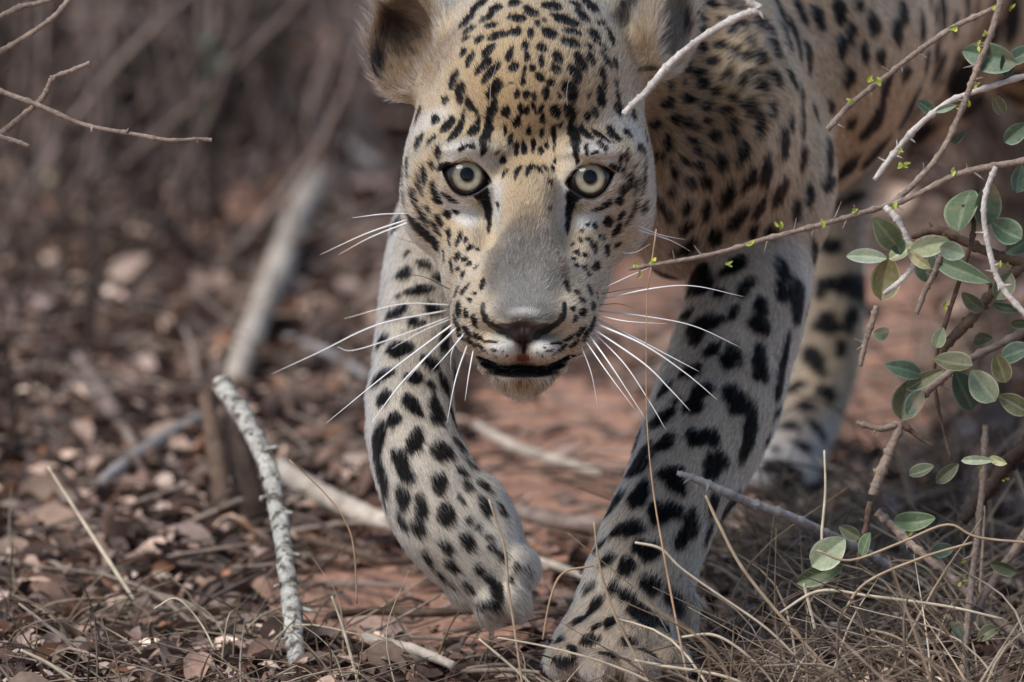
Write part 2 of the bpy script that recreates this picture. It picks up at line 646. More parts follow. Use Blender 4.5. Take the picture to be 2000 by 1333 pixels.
hell(head, 40, 682, -0.036, 50, 36, 0.029, 0.006)         # upper lip lobes
hell(head, 92, 660, -0.016, 44, 40, 0.032, 0.010)
hell(head, 0, 736, -0.020, 60, 30, 0.027, 0.008)          # chin
hell(head, 50, 712, -0.004, 40, 26, 0.024, 0.010)
hell(head, 0, 690, 0.022, 74, 54, 0.038, 0.014)
hell(head, 0, 722, -0.058, 66, 4, 0.026, 0.004, sub=True)  # mouth crease
hell(head, 76, 706, -0.040, 34, 4, 0.024, 0.004, sub=True, R=np.array([[0.94, 0.34, 0], [-0.34, 0.94, 0], [0, 0, 1]]))
hell(head, 0, 690, -0.070, 3.0, 26, 0.012, 0.004, sub=True)  # philtrum
cr, sr = math.cos(math.radians(30)), math.sin(math.radians(30))
hell(head, 48, 643, -0.070, 20, 5.0, 0.010, 0.003, sub=True, R=np.array([[cr, sr, 0], [-sr, cr, 0], [0, 0, 1]]))   # nostrils
hell(head, 120, 296, 0.022, 72, 26, 0.030, 0.014)         # brows
hell(head, 80, 425, -0.016, 20, 60, 0.020, 0.016, sub=True)  # hollow beside the bridge
EYE_R = 0.0160
EYES = [H(-120, 348, 0.0135), H(120, 348, 0.0135)]
for c in EYES:
    head.ell(c, (EYE_R + 0.0034,) * 3, 0.010)
for sgn, c in zip((-1, 1), EYES):
    al = math.radians(13 * sgn)
    ca, sa = math.cos(al), math.sin(al)
    c2 = c + np.array([0, 0.0006, 0])

    def opening(X, V, W, c=c2, ca=ca, sa=sa):
        x, v = X - c[0], V - c[1]
        lx, lv = x * ca + v * sa, -x * sa + v * ca
        arch = 1 - (lx / px(45)) ** 2
        cyl = 0.85 * np.maximum(lv - px(24) * arch, -px(34) * arch - lv)
        return np.maximum(cyl, W - (c[2] + 0.004)) + 0 * W
    head.put(opening, c - 0.03 - np.array([0, 0, 0.04]), c + 0.03, 0.003, sub=True)
# ears: cupped shells
def ear(centre, fwd, rx, ry, tilt, shift):
    R = frame(fwd)
    t = math.radians(tilt)
    R = np.array([[math.cos(t), math.sin(t), 0], [-math.sin(t), math.cos(t), 0], [0, 0, 1]]) @ R
    f = R[2]
    head.ell(centre, (px(rx), px(ry), 0.036), 0.010, R)
    head.ell(centre + f * 0.024 + shift, (px(rx - 15), px(ry - 15), 0.040), 0.005, R, sub=True)
    return R


EAR_L, EAR_R = Q(812, 86, 0.105), Q(1288, 38, 0.110)
FR_L = ear(EAR_L, (-0.30, 0.05, -0.9), 106, 118, -14, np.array([-0.009, 0.003, 0]))
FR_R = ear(EAR_R, (0.62, 0.12, -0.78), 82, 138, 26, np.array([0.009, 0.004, 0]))
head.cone(Q(868, 160, 0.085), px(46), Q(905, 130, 0.10), px(60), 0.016)
head.cone(Q(1205, 168, 0.090), px(40), Q(1180, 130, 0.10), px(60), 0.016)

def lump(f, seed, amp):
    """gentle unevenness of muscle and bone on the grid"""
    r = np.random.default_rng(seed)
    tb = (r.random((24, 24, 24)) - 0.5).astype(np.float32)

    def ax1(g):
        p = (g + 2.0) * f
        i = np.floor(p).astype(int)
        t = (p - i).astype(np.float32)
        return i % 24, (i + 1) % 24, t * t * (3 - 2 * t)
    (i0, i1, a), (j0, j1, b), (k0, k1, c) = ax1(GX), ax1(GV), ax1(GW)
    t = tb[i0] * (1 - a)[:, None, None] + tb[i1] * a[:, None, None]
    t = t[:, j0] * (1 - b)[None, :, None] + t[:, j1] * b[None, :, None]
    t = t[:, :, k0] * (1 - c) + t[:, :, k1] * c
    return amp * t


FLD = smin(body.F + 0.0025 + lump(16.0, 5, 0.006) + lump(60.0, 6, 0.0015), head.F + 0.0012, 0.018)
HEADF = head.F
del body


def tri(Fd, q):
    """trilinear sample"""
    idx, fr = [], []
    for g, c in zip((GX, GV, GW), (q[..., 0], q[..., 1], q[..., 2])):
        i = np.clip(np.searchsorted(g, c) - 1, 0, len(g) - 2)
        idx.append(i)
        fr.append(np.clip((c - g[i]) / (g[i + 1] - g[i]), 0, 1))
    i, j, k = idx
    a, b, c = fr
    o = 0
    for di in (0, 1):
        for dj in (0, 1):
            for dk in (0, 1):
                o = o + Fd[i + di, j + dj, k + dk] * (a if di else 1 - a) * (b if dj else 1 - b) * (c if dk else 1 - c)
    return o


def grad(Fd, q, e=0.003):
    g = np.stack([tri(Fd, q + d) - tri(Fd, q - d) for d in np.eye(3) * e], -1)
    return g / (np.linalg.norm(g, axis=-1, keepdims=True) + 1e-9)


def surface_nets(F):
    S = F < 0
    n = F.shape
    a = S[:-1, :-1, :-1]
    allin, anyin = a.copy(), a.copy()
    corners = [(i, j, k) for i in (0, 1) for j in (0, 1) for k in (0, 1)]
    for i, j, k in corners[1:]:
        c = S[i:n[0] - 1 + i, j:n[1] - 1 + j, k:n[2] - 1 + k]
        allin &= c
        anyin |= c
    act = anyin & ~allin
    ci = np.argwhere(act)
    vid = np.full(act.shape, -1, dtype=np.int64)
    vid[act] = np.arange(len(ci))
    vals = {c: F[ci[:, 0] + c[0], ci[:, 1] + c[1], ci[:, 2] + c[2]].astype(np.float64) for c in corners}
    acc = np.zeros((len(ci), 3))
    cnt = np.zeros(len(ci))
    for ax in range(3):
        for c in corners:
            if c[ax]:
                continue
            d = list(c); d[ax] = 1; d = tuple(d)
            f0, f1 = vals[c], vals[d]
            m = (f0 < 0) != (f1 < 0)
            t = np.where(m, f0 / np.where(m, f0 - f1, 1), 0)
            p = np.tile(np.array(c, float), (len(ci), 1))
            p[:, ax] = t
            acc[m] += p[m]
            cnt[m] += 1
    loc = acc / cnt[:, None]
    V = np.stack([g[ci[:, i]] + loc[:, i] * (g[ci[:, i] + 1] - g[ci[:, i]]) for i, g in enumerate((GX, GV, GW))], -1)
    quads = []
    for ax in range(3):
        s0 = [slice(1, -1)] * 3
        s1 = [slice(1, -1)] * 3
        s0[ax] = slice(0, -1); s1[ax] = slice(1, None)
        A, B = S[tuple(s0)], S[tuple(s1)]
        e = np.argwhere(A != B)
        off = np.ones(3, dtype=int); off[ax] = 0
        g0 = e + off
        flip = A[e[:, 0], e[:, 1], e[:, 2]]
        u, v = [(1, 2), (2, 0), (0, 1)][ax]
        cells = []
        for du, dv in ((-1, -1), (0, -1), (0, 0), (-1, 0)):
            c = g0.copy(); c[:, u] += du; c[:, v] += dv
            cells.append(vid[c[:, 0], c[:, 1], c[:, 2]])
        q = np.stack(cells, -1)
        q = np.where(flip[:, None], q, q[:, ::-1])
        quads.append(q[(q >= 0).all(1)])
    return V, np.vstack(quads)


SV, SQ = surface_nets(FLD)
# keep the largest connected piece, relax the net a little
def relax(V, Qd, it):
    e = np.vstack([Qd[:, [0, 1]], Qd[:, [1, 2]], Qd[:, [2, 3]], Qd[:, [3, 0]]])
    deg = np.bincount(e.ravel(), minlength=len(V))[:, None]
    for _ in range(it):
        s = np.zeros_like(V)
        for ax in range(3):
            s[:, ax] = np.bincount(e[:, 0], V[e[:, 1], ax], len(V)) + np.bincount(e[:, 1], V[e[:, 0], ax], len(V))
        V = 0.5 * V + 0.5 * s / np.maximum(deg, 1)
    return V


SV = relax(SV, SQ, 1)


def hit(pxx, py):
    """first skin point met at a survey position, in the leopard frame (None if the animal is not there)"""
    s = (1 + GW / DIST) / SCALE
    q = np.stack([(pxx - 1000.0) * s, -(py - 666.5) * s, GW], -1)
    f = tri(FLD, q)
    i = np.argmax(f < 0)
    if not f[i] < 0 or i == 0:
        return None
    t = f[i - 1] / (f[i - 1] - f[i])
    return q[i - 1] * (1 - t) + q[i] * t

# ------------------------------------------------------------------ leopard: markings (ellipses laid on the skin) and coat colour
# rows: x, y, half length, half width, angle; surveyed in blocks with their own origin and unit
SPOT_BLOCKS = [
 (680, 0, 0.33, """770,35,60,22,25 870,55,50,20,15 985,20,45,20,0 1080,70,45,30,120 1000,110,48,28,150 1205,38,65,25,170 1285,120,90,26,160 1385,95,55,25,150
 1430,30,55,35,120 1350,30,45,15,160 705,120,55,25,30 820,108,45,18,15 845,152,42,15,0 715,180,28,22,0 775,235,28,22,0 695,232,20,14,0 885,212,58,25,5
 988,190,40,26,0 1080,200,32,20,90 1190,198,50,32,0 1325,190,52,20,0 1318,255,62,26,175 1460,220,38,32,100 1425,275,28,16,0 1500,140,30,14,30 1555,225,48,20,95
 1510,282,22,12,160 1120,140,20,20,0 1163,125,15,12,0 830,300,55,26,35 720,355,50,20,60 680,313,25,20,30 800,390,72,24,42 840,435,80,26,48 955,325,45,24,75
 978,400,30,30,0 1045,275,32,22,90 1060,340,35,20,90 1145,285,35,25,140 1140,365,38,18,100 1240,345,38,30,120 1228,410,35,26,130 1090,405,25,18,90 1045,420,35,12,90
 1375,370,75,26,125 1435,350,45,24,120 1345,440,70,32,125 1530,360,50,18,135 1505,440,40,20,110 1515,505,25,14,120 1585,500,25,13,120 1595,570,28,13,120
 1035,485,25,18,90 1135,460,35,22,150 1195,492,25,22,120 965,490,18,9,0 625,475,55,22,50 665,550,68,28,68 865,530,70,35,55 1315,545,75,40,125 1495,575,60,30,115
 575,597,28,20,60 720,620,45,26,130 760,665,20,12,60 1000,560,28,20,90 1055,565,30,22,90 1100,575,30,14,90 1170,555,45,22,100 1250,565,25,12,120 1420,570,20,12,120
 856,640,50,34,60 935,665,38,26,70 1020,650,45,14,90 1055,660,25,20,90 1100,640,40,12,110 1140,650,40,12,60 1225,665,45,28,110 1312,672,56,36,115 1460,665,42,16,115
 1415,695,28,20,110 1600,650,45,22,125 1690,690,30,18,120 415,690,42,25,45 515,710,35,24,60 590,745,58,28,65 640,790,75,26,75 745,775,58,28,60 1000,725,38,22,70
 1150,705,35,16,95 832,762,40,28,66 812,818,58,36,78 802,882,44,20,96 1326,780,40,30,114 1345,842,58,36,98 1346,904,40,18,80 930,775,30,12,85 955,835,35,22,70
 1070,780,28,16,80 1145,790,28,15,90 1215,790,45,18,95 995,885,45,18,80 1040,880,45,18,95 1095,865,45,16,90 1140,895,30,16,90 1175,865,25,14,120 1220,860,40,10,90
 1250,745,18,14,0 915,950,25,20,50 1005,1010,38,18,85 1070,1005,38,16,80 1115,1000,30,18,110 1165,1000,22,14,100 1212,1005,28,10,95 930,1025,25,12,80 1225,955,20,10,90
 1195,1080,20,10,90 880,905,12,10,0 890,1220,24,11,95 1195,1240,14,12,0 350,850,60,16,85 420,845,58,26,75 490,835,32,20,60 530,905,40,20,70 315,910,35,12,85
 360,990,55,18,105 450,1040,55,20,95 500,985,25,18,90 335,1070,65,15,105 425,1100,60,14,110 395,1170,50,20,115 510,1120,40,22,80 530,1175,40,24,120 340,1185,35,18,120
 600,1175,60,12,145 440,1280,55,18,115 475,1240,25,10,120 590,1270,28,24,0 540,1310,35,18,130 640,1255,20,15,0 675,880,28,18,20 725,865,28,15,150 1410,800,50,22,125
 1505,815,55,20,130 1570,800,50,26,110 1655,795,30,18,110 1500,860,30,25,100 1730,900,36,30,0 1645,925,40,14,100 1610,945,25,14,90 1760,820,30,16,110 1410,870,22,18,90
 1460,905,25,12,20 1665,1080,55,18,80 1620,1130,30,26,60 1700,1115,45,14,70 1745,1030,60,14,60 1695,990,15,10,0 1600,1190,30,24,60 1510,1220,70,16,30 1740,1110,50,12,65
 1690,1230,45,16,65 1615,1280,45,12,55 1535,1310,32,22,60 1745,1240,40,18,70 1630,1030,25,12,110 1660,60,60,55,60 1700,20,40,30,60 1580,380,40,14,110"""),
 (0, 0, 1.0, """948,386,20,11,100 954,408,24,8,94 956,436,18,5,92 932,378,15,7,160 1116,390,20,11,80 1111,412,24,8,86 1109,440,18,5,88 1132,384,15,7,20 864,325,17,6,30 1206,330,17,6,160"""),
 (680, 400, 0.33, """450,80,60,16,120 540,95,32,18,120 590,60,28,22,90 640,45,18,16,0 520,140,60,12,125 597,175,24,18,120 655,205,30,20,90 695,208,20,14,90 600,215,30,10,130
 495,190,50,14,130 720,255,26,16,60 765,265,16,10,0 570,310,35,10,105 610,360,40,12,110 645,310,30,18,90 685,325,20,16,0 715,350,18,16,0 650,380,14,14,0 760,370,14,10,0
 680,415,20,14,50 690,500,25,22,90 640,520,35,18,60 750,525,12,10,0 720,565,18,12,140 650,620,38,26,120 695,645,25,18,120 745,690,45,16,110 615,580,16,14,0 795,470,35,16,85
 640,700,40,21,140 700,748,44,18,145 770,785,42,14,152 838,810,33,10,160 660,765,35,15,140 720,812,40,14,148 790,846,33,11,160 858,862,26,8,170 830,888,10,7,0 872,900,9,7,0 915,872,8,6,0 940,896,7,6,0 900,922,7,6,0
 1535,110,28,26,0 1460,130,18,18,0 1415,120,14,12,0 1385,155,12,12,0 1590,150,45,22,40 1500,195,20,18,0 1425,210,20,18,110 1375,210,22,10,115 1330,235,14,10,0
 1530,275,38,22,85 1455,255,30,20,140 1405,300,18,16,0 1355,285,24,14,120 1330,320,12,10,0 1350,360,12,10,0 1400,375,16,14,0 1425,415,12,10,0 1470,365,30,26,90
 1355,520,15,14,0 1385,565,18,18,0 1430,510,35,24,125 1470,560,40,15,100 1450,600,35,22,100 1390,640,26,20,60 1330,615,18,16,0 1345,675,25,14,60 1295,480,40,14,95
 1590,240,25,14,60 1655,95,40,10,60 1445,705,40,20,40 1380,750,44,17,35 1310,790,42,14,30 1237,820,33,10,22 1405,775,33,15,45 1340,825,40,14,35 1265,852,33,11,20 1195,866,26,8,12 1215,890,9,7,0 1165,848,8,6,0 1150,900,7,6,0 1120,878,7,6,0
 430,150,70,40,160 350,285,20,15,0 445,345,50,22,160 520,240,40,30,120 550,430,60,25,155 420,500,95,28,5 330,400,55,30,20 300,540,20,14,0 285,630,70,28,15
 400,690,60,22,170 500,610,60,30,160 300,850,70,60,45 200,800,60,22,60 490,930,55,45,0 390,1020,60,40,20 200,1010,55,45,0 490,1065,25,25,0 570,1060,50,30,80
 380,1180,80,45,115 520,1215,85,45,85 270,1270,50,45,30 210,1140,50,40,90 610,1250,70,25,80 150,900,50,20,70 110,1030,60,16,88 110,1170,60,16,88 700,1050,50,40,0 570,790,60,35,60"""),
 (1240, 0, 0.38, """390,20,32,28,0 320,75,28,26,0 265,150,40,22,100 340,145,25,18,60 430,95,25,15,60 480,20,40,14,95 530,20,40,16,95 495,145,40,22,90 555,130,40,20,95 630,110,50,20,90
 335,240,32,28,0 430,235,32,26,0 505,270,42,22,85 590,215,38,16,95 570,290,28,26,0 640,300,38,28,110 715,250,50,26,95 685,150,50,16,100 265,345,32,24,50 390,315,26,24,0
 325,375,30,28,0 345,430,32,30,90 470,385,40,28,90 550,420,60,22,80 610,380,32,16,95 180,440,30,18,110 255,420,15,15,0 415,470,28,22,0 645,440,40,30,100 715,400,45,35,90
 165,525,32,30,0 270,510,32,32,0 365,545,28,26,0 495,505,20,18,0 470,565,32,24,45 585,550,55,28,85 700,560,50,18,85 105,640,32,30,0 210,612,28,28,0 275,630,38,18,60
 370,620,22,20,0 322,658,16,14,0 510,650,55,24,80 640,640,70,25,80 170,735,48,20,90 285,720,24,22,0 320,770,26,22,0 410,695,35,28,0 555,780,70,30,75 765,720,55,45,60
 130,800,24,22,0 260,830,35,20,140 375,800,14,14,0 330,850,28,24,0 185,830,14,14,0 445,830,55,36,85 205,890,28,22,90 595,915,75,32,80 680,870,75,38,110 280,935,30,28,0
 370,935,36,34,0 750,980,70,40,80 100,1000,32,24,0 195,985,24,24,0 480,1000,75,36,75 140,1055,30,26,0 270,1060,42,26,70 370,1080,60,26,90 535,1120,75,36,70 645,1060,50,32,90
 180,1115,30,22,0 265,1165,50,30,30 410,1215,50,40,110 610,1180,40,28,90 700,1190,45,35,90 255,1275,70,30,40 850,60,80,22,110 940,90,70,35,90 820,200,95,30,85 885,290,80,25,80
 1050,60,70,40,90 1150,30,35,20,90 1225,125,70,35,110 1345,165,55,35,85 1375,60,45,35,120 1475,130,55,30,70 1545,60,55,25,90 1110,170,70,25,85 1060,240,60,35,110
 1180,270,70,22,95 1260,290,45,30,70 1100,400,60,35,90 1290,440,50,38,45 1390,370,40,30,80 920,570,50,22,90 1000,540,40,25,80 1110,630,45,25,60 1230,620,100,40,55
 1415,550,100,45,75 1500,310,70,35,80 1240,780,100,50,60 1000,790,70,45,50 1080,870,90,40,60 1000,940,60,40,10 1090,1030,110,25,30 1560,420,60,40,75 740,60,80,20,90
 770,180,80,18,90 850,480,60,25,90 800,400,45,30,90 860,620,70,22,85 800,620,50,18,90 860,800,70,26,80 830,1080,60,26,80 900,1000,60,24,80 1640,120,60,40,80 1700,240,60,40,70"""),
 (1240, 400, 0.38, """510,310,70,40,55 330,390,100,55,60 430,450,30,28,40 570,420,60,35,60 510,550,50,22,70 650,520,60,40,75 645,610,60,50,0 755,330,60,36,85 755,440,60,36,85 835,480,115,45,78
 500,780,70,55,70 400,740,50,30,50 350,610,110,40,25 320,680,40,30,20 640,800,90,45,75 665,860,40,35,60 755,840,140,28,68 340,960,65,50,60 300,1030,60,40,30 500,970,60,50,100 545,1020,80,55,30
 160,940,50,25,70 215,1005,20,18,0 140,1090,50,45,0 155,1220,50,45,0 310,1195,55,45,0 390,1190,55,50,0 590,1180,130,45,60 430,1310,60,45,0 290,850,50,40,0 270,560,40,25,60
 920,240,70,35,80 1015,215,45,45,0 970,420,55,50,0 1065,410,50,30,85 980,610,65,55,0 1115,590,70,35,80 920,800,90,45,130 1060,740,50,25,80 810,940,40,28,0 990,970,60,35,150
 730,1060,40,22,20 875,1035,50,28,160 790,1135,38,32,30 870,1240,40,28,130 740,1250,28,24,0 685,1190,30,16,20 950,1160,45,30,150"""),
 (1240, 826, 0.38, """410,215,80,60,40 190,260,65,50,150 220,320,55,45,0 30,180,60,50,90 30,370,60,45,90 120,460,70,50,90 190,450,70,45,0 290,520,70,55,60 250,590,70,35,40 410,400,50,35,50
 380,560,50,25,50 60,650,70,60,0 85,830,60,60,0 40,990,65,65,0 210,915,70,45,150 130,1030,35,28,0"""),
 (620, 826, 0.38, """1650,215,70,55,60 1655,360,55,50,90 1540,400,60,40,90 1595,540,75,50,170 1590,730,50,48,0 1490,700,45,30,60 1460,620,40,20,60 1520,845,35,30,0 1590,885,45,35,0
 1430,935,45,35,90 1400,840,30,25,70 1360,1010,35,28,0 1510,1020,35,35,0 1435,1045,20,20,0 1765,1030,35,30,90 1255,1110,40,25,120 1400,1115,45,35,0 1500,1190,40,20,0
 1250,1230,45,35,0 1310,1160,30,25,90 1600,1120,40,30,0 1700,1180,40,28,0
 310,90,100,35,85 500,90,80,40,75 640,140,60,50,120 715,100,32,28,90 780,205,25,25,0 735,245,28,22,0 770,325,28,26,0 850,320,40,22,110 420,180,60,42,110 450,250,60,40,120
 330,270,85,30,115 625,310,60,45,80 730,385,18,18,0 435,380,70,35,115 530,430,80,30,100 860,430,65,30,110 660,470,62,50,90 945,445,35,18,100 345,390,50,12,100 430,500,55,22,125
 515,535,45,40,0 780,500,20,20,0 825,540,20,15,0 770,610,50,38,100 660,640,50,28,150 895,645,28,25,0 880,590,28,14,170 690,735,45,26,160 830,760,35,25,120 560,690,40,20,120
 885,805,30,28,0 930,875,55,35,110 770,840,40,22,130 690,830,20,16,0 1025,740,22,18,90 1080,755,18,18,0 1065,815,15,15,0 1000,810,20,16,90 950,690,25,25,0 880,940,80,25,10 630,780,28,16,130"""),
]
SPOTS = []          # centre, unit-scaled axes u, v, normal, thickness


def lay(pxx, py, a, b, ang):
    """ellipse on the skin -> 3-D centre, axis vectors, normal"""
    c = hit(pxx, py)
    if c is None:
        return None
    n = grad(FLD, c[None])[0]
    s = (1 + c[2] / DIST) / SCALE
    nw = min(n[2], -0.45)
    t = math.radians(ang)
    out = []
    for (dx, dv), r in (((math.cos(t), math.sin(t)), a), ((-math.sin(t), math.cos(t)), b)):
        e = np.array([dx, dv, -(dx * n[0] + dv * n[1]) / nw]) * r * s
        out.append(e)
    u, v = out
    v = v - u * (u @ v) / (u @ u) * 0.6
    return c, u, v, n


for ox, oy, sc, txt in SPOT_BLOCKS:
    for row in txt.split():
        x, y, a, b, ang = map(float, row.split(','))
        L = lay(ox + x * sc, oy + y * sc, a * sc, b * sc, ang)
        if L is not None:
            SPOTS.append(L)
N_SURVEYED = len(SPOTS)

# the rest of the coat: spots scattered over the skin that the survey did not reach
rs = np.random.default_rng(11)
cen = np.array([s[0] for s in SPOTS])
crad = np.array([0.7 * np.linalg.norm(s[1]) + 0.3 * np.linalg.norm(s[2]) for s in SPOTS])
cand = SV[rs.permutation(len(SV))[:9000]]
cn = grad(FLD, cand)
FACE_C = Q(1030, 400, 0.02)
for q, n in zip(cand, cn):
    if min(np.linalg.norm(q - EAR_L), np.linalg.norm(q - EAR_R)) < 0.052:
        continue
    in_face = q[2] < 0.10 and q[1] > Q(0, 780)[1] and q[0] < 0.10
    if in_face:
        continue
    big = 0.0135 if q[1] < 0.05 or q[2] > 0.5 else 0.0085
    if q[2] < 0.24 and q[1] > 0.08:
        big = 0.006
    r = big * rs.uniform(0.75, 1.2)
    d = np.linalg.norm(cen - q, axis=1) - crad
    if d.min() < r + (0.0100 if q[2] < 0.5 and n[2] < 0.1 else 0.0065):
        continue
    e = np.cross(n, [0.3, 0.5, 0.8]); e /= np.linalg.norm(e)
    f = np.cross(n, e)
    t = rs.uniform(0, math.pi)
    a, b = r * rs.uniform(1.0, 1.4), r * rs.uniform(0.65, 0.95)
    SPOTS.append((q, (math.cos(t) * e + math.sin(t) * f) * a, (-math.sin(t) * e + math.cos(t) * f) * b, n))
    cen = np.vstack([cen, q]); crad = np.append(crad, 0.8 * r)
print('spots', N_SURVEYED, len(SPOTS))

TAN, PALE, WHITE, BLACK = (0.57, 0.415, 0.245), (0.69, 0.59, 0.455), (0.87, 0.85, 0.80), (0.012, 0.011, 0.012)
GREY, BROWN, OCHRE = (0.215, 0.195, 0.17), (0.28, 0.21, 0.15), (0.60, 0.40, 0.22)
# colour fields of the head: x, y, rx, ry, angle, colour, strength, softness
PAINT = [
 (1035, 120, 240, 170, 0, TAN, 1.0, 0.5), (830, 330, 70, 120, 0, TAN, 0.7, 0.7), (1235, 330, 70, 120, 0, TAN, 0.7, 0.7),
 (900, 285, 75, 30, 20, WHITE, 0.75, 0.8), (1165, 288, 75, 30, 160, WHITE, 0.75, 0.8), (830, 240, 55, 34, 0, WHITE, 0.55, 0.8), (1230, 250, 50, 40, 0, WHITE, 0.6, 0.8),
 (1030, 330, 70, 90, 0, TAN, 0.85, 0.7), (972, 395, 20, 66, 0, WHITE, 0.9, 0.7), (1094, 398, 20, 66, 0, WHITE, 0.9, 0.7),
 (1027, 530, 92, 115, 0, GREY, 1.0, 0.22), (1024, 588, 86, 46, 0, GREY, 1.0, 0.3), (1026, 565, 80, 60, 0, (0.29, 0.275, 0.255), 0.85, 0.6), (1029, 425, 66, 62, 0, BROWN, 0.6, 0.9), (954, 510, 16, 95, 0, BROWN, 0.6, 0.9), (1099, 510, 16, 95, 0, BROWN, 0.6, 0.9),
 (908, 420, 48, 30, 140, WHITE, 1.0, 0.6), (1152, 426, 48, 30, 40, WHITE, 1.0, 0.6), (875, 392, 40, 20, 150, WHITE, 0.6, 0.8), (1190, 398, 40, 20, 30, WHITE, 0.6, 0.8),
 (870, 450, 60, 60, 0, TAN, 0.45, 0.9), (1190, 455, 60, 60, 0, TAN, 0.45, 0.9), (915, 520, 60, 60, 0, PALE, 0.6, 0.8), (1145, 520, 60, 60, 0, PALE, 0.6, 0.8),
 (925, 605, 62, 62, 0, PALE, 0.7, 0.7), (1120, 605, 62, 62, 0, PALE, 0.7, 0.7), (925, 655, 45, 35, 150, OCHRE, 0.35, 0.9), (1118, 655, 45, 35, 30, OCHRE, 0.35, 0.9),
 (983, 685, 42, 30, 0, WHITE, 0.9, 0.7), (1060, 683, 42, 30, 0, WHITE, 0.9, 0.7), (1025, 606, 46, 12, 0, (0.66, 0.63, 0.60), 0.8, 0.9),
 (1023, 765, 100, 40, 0, WHITE, 1.0, 0.5), (1022, 752, 32, 20, 0, (0.22, 0.115, 0.06), 0.85, 0.8), (1050, 756, 16, 14, 0, (0.05, 0.035, 0.03), 0.9, 0.8), (975, 746, 14, 10, 0, (0.06, 0.045, 0.04), 0.8, 0.8), (1075, 742, 14, 9, 0, (0.06, 0.045, 0.04), 0.8, 0.8),
 # ears
 (800, 90, 105, 120, 0, (0.19, 0.13, 0.085), 1.0, 0.2), (782, 66, 70, 62, 0, (0.06, 0.042, 0.034), 1.0, 0.6), (845, 125, 46, 50, 30, (0.27, 0.185, 0.12), 0.8, 0.8), (800, 118, 30, 14, 20, BLACK, 0.7, 0.8),
 (738, 132, 18, 34, 0, BLACK, 1.0, 0.4), (778, 175, 20, 24, 0, (0.20, 0.13, 0.09), 0.8, 0.8), (868, 95, 40, 75, 0, (0.30, 0.215, 0.145), 0.8, 0.8),
 (1285, 60, 80, 120, 60, (0.34, 0.255, 0.18), 1.0, 0.25), (1300, 60, 60, 70, 0, (0.46, 0.39, 0.32), 0.7, 0.8), (1265, 134, 34, 8, 0, (0.05, 0.03, 0.03), 0.9, 0.6), (1340, 70, 14, 50, 0, BLACK, 0.6, 0.6), (1250, 175, 50, 34, 0, (0.46, 0.36, 0.26), 0.7, 0.8), (1252, 85, 40, 62, 0, (0.30, 0.225, 0.16), 0.85, 0.7), (1220, 40, 24, 30, 0, BLACK, 0.95, 0.5),
 # black tear mark beside the eye, left without strength
 (955, 412, 10, 32, 0, BLACK, 0.0, 0.5),
]
# bare skin: x, y, rx, ry, angle, colour
LEATHER, SLIT, LIP = (0.036, 0.025, 0.024), (0.010, 0.009, 0.009), (0.012, 0.011, 0.012)
SKIN = [
 (1025, 637, 64, 9, 0, (0.050, 0.036, 0.034)), (1024, 648, 48, 13, 0, LEATHER), (1022, 662, 22, 12, 0, LEATHER),
 (943, 604, 6, 15, -4, SLIT), (948, 622, 8, 11, 20, SLIT), (961, 636, 15, 7, 145, SLIT), (978, 647, 15, 7, 152, SLIT), (995, 657, 13, 7, 145, SLIT),
 (1103, 602, 6, 15, 4, SLIT), (1098, 620, 8, 11, -20, SLIT), (1085, 634, 15, 7, 35, SLIT), (1068, 646, 15, 7, 28, SLIT), (1051, 656, 13, 7, 35, SLIT),
 (1023, 680, 5, 16, 0, (0.03, 0.02, 0.018)), (1022, 700, 15, 8, 0, (0.20, 0.07, 0.06)),
 (1022, 728, 76, 11, 0, LIP), (955, 713, 34, 11, 150, LIP), (1094, 710, 36, 11, 30, LIP), (1022, 719, 60, 7, 0, LIP),
]


def lay_all(rows):
    out = []
    for r in rows:
        L = lay(r[0], r[1], r[2], r[3], r[4])
        if L is not None:
            out.append((L, r[5:]))
    return out


def flat_mark(r):
    """mark on the front of the muzzle: centre on the skin, axes in the face plane"""
    c = hit(r[0], r[1])
    s_, t = 1.0 / SCALE, math.radians(r[4])
    return (c, np.array([math.cos(t), math.sin(t), 0]) * r[2] * s_, np.array([-math.sin(t), math.cos(t), 0]) * r[3] * s_, np.array([0, 0, -1.0])), r[5:]


PAINT3, SKIN3 = lay_all(PAINT), [flat_mark(r) for r in SKIN if hit(r[0], r[1]) is not None]


def sstep(a, b, x):
    t = np.clip((x - a) / (b - a), 0, 1)
    return t * t * (3 - 2 * t)


def value_noise(q, f, seed):
    r = np.random.default_rng(seed)
    tb = r.random((32, 32, 32)).astype(np.float32)
    p = q * f
    i = np.floor(p).astype(int)
    t = p - i
    t = t * t * (3 - 2 * t)
    o = 0
    for a in (0, 1):
        for b in (0, 1):
            for c in (0, 1):
                o = o + tb[(i[:, 0] + a) % 32, (i[:, 1] + b) % 32, (i[:, 2] + c) % 32] * (t[:, 0] if a else 1 - t[:, 0]) * (t[:, 1] if b else 1 - t[:, 1]) * (t[:, 2] if c else 1 - t[:, 2])
    return o


def head_mask(q):
    return sstep(0.022, 0.005, tri(HEADF, q))


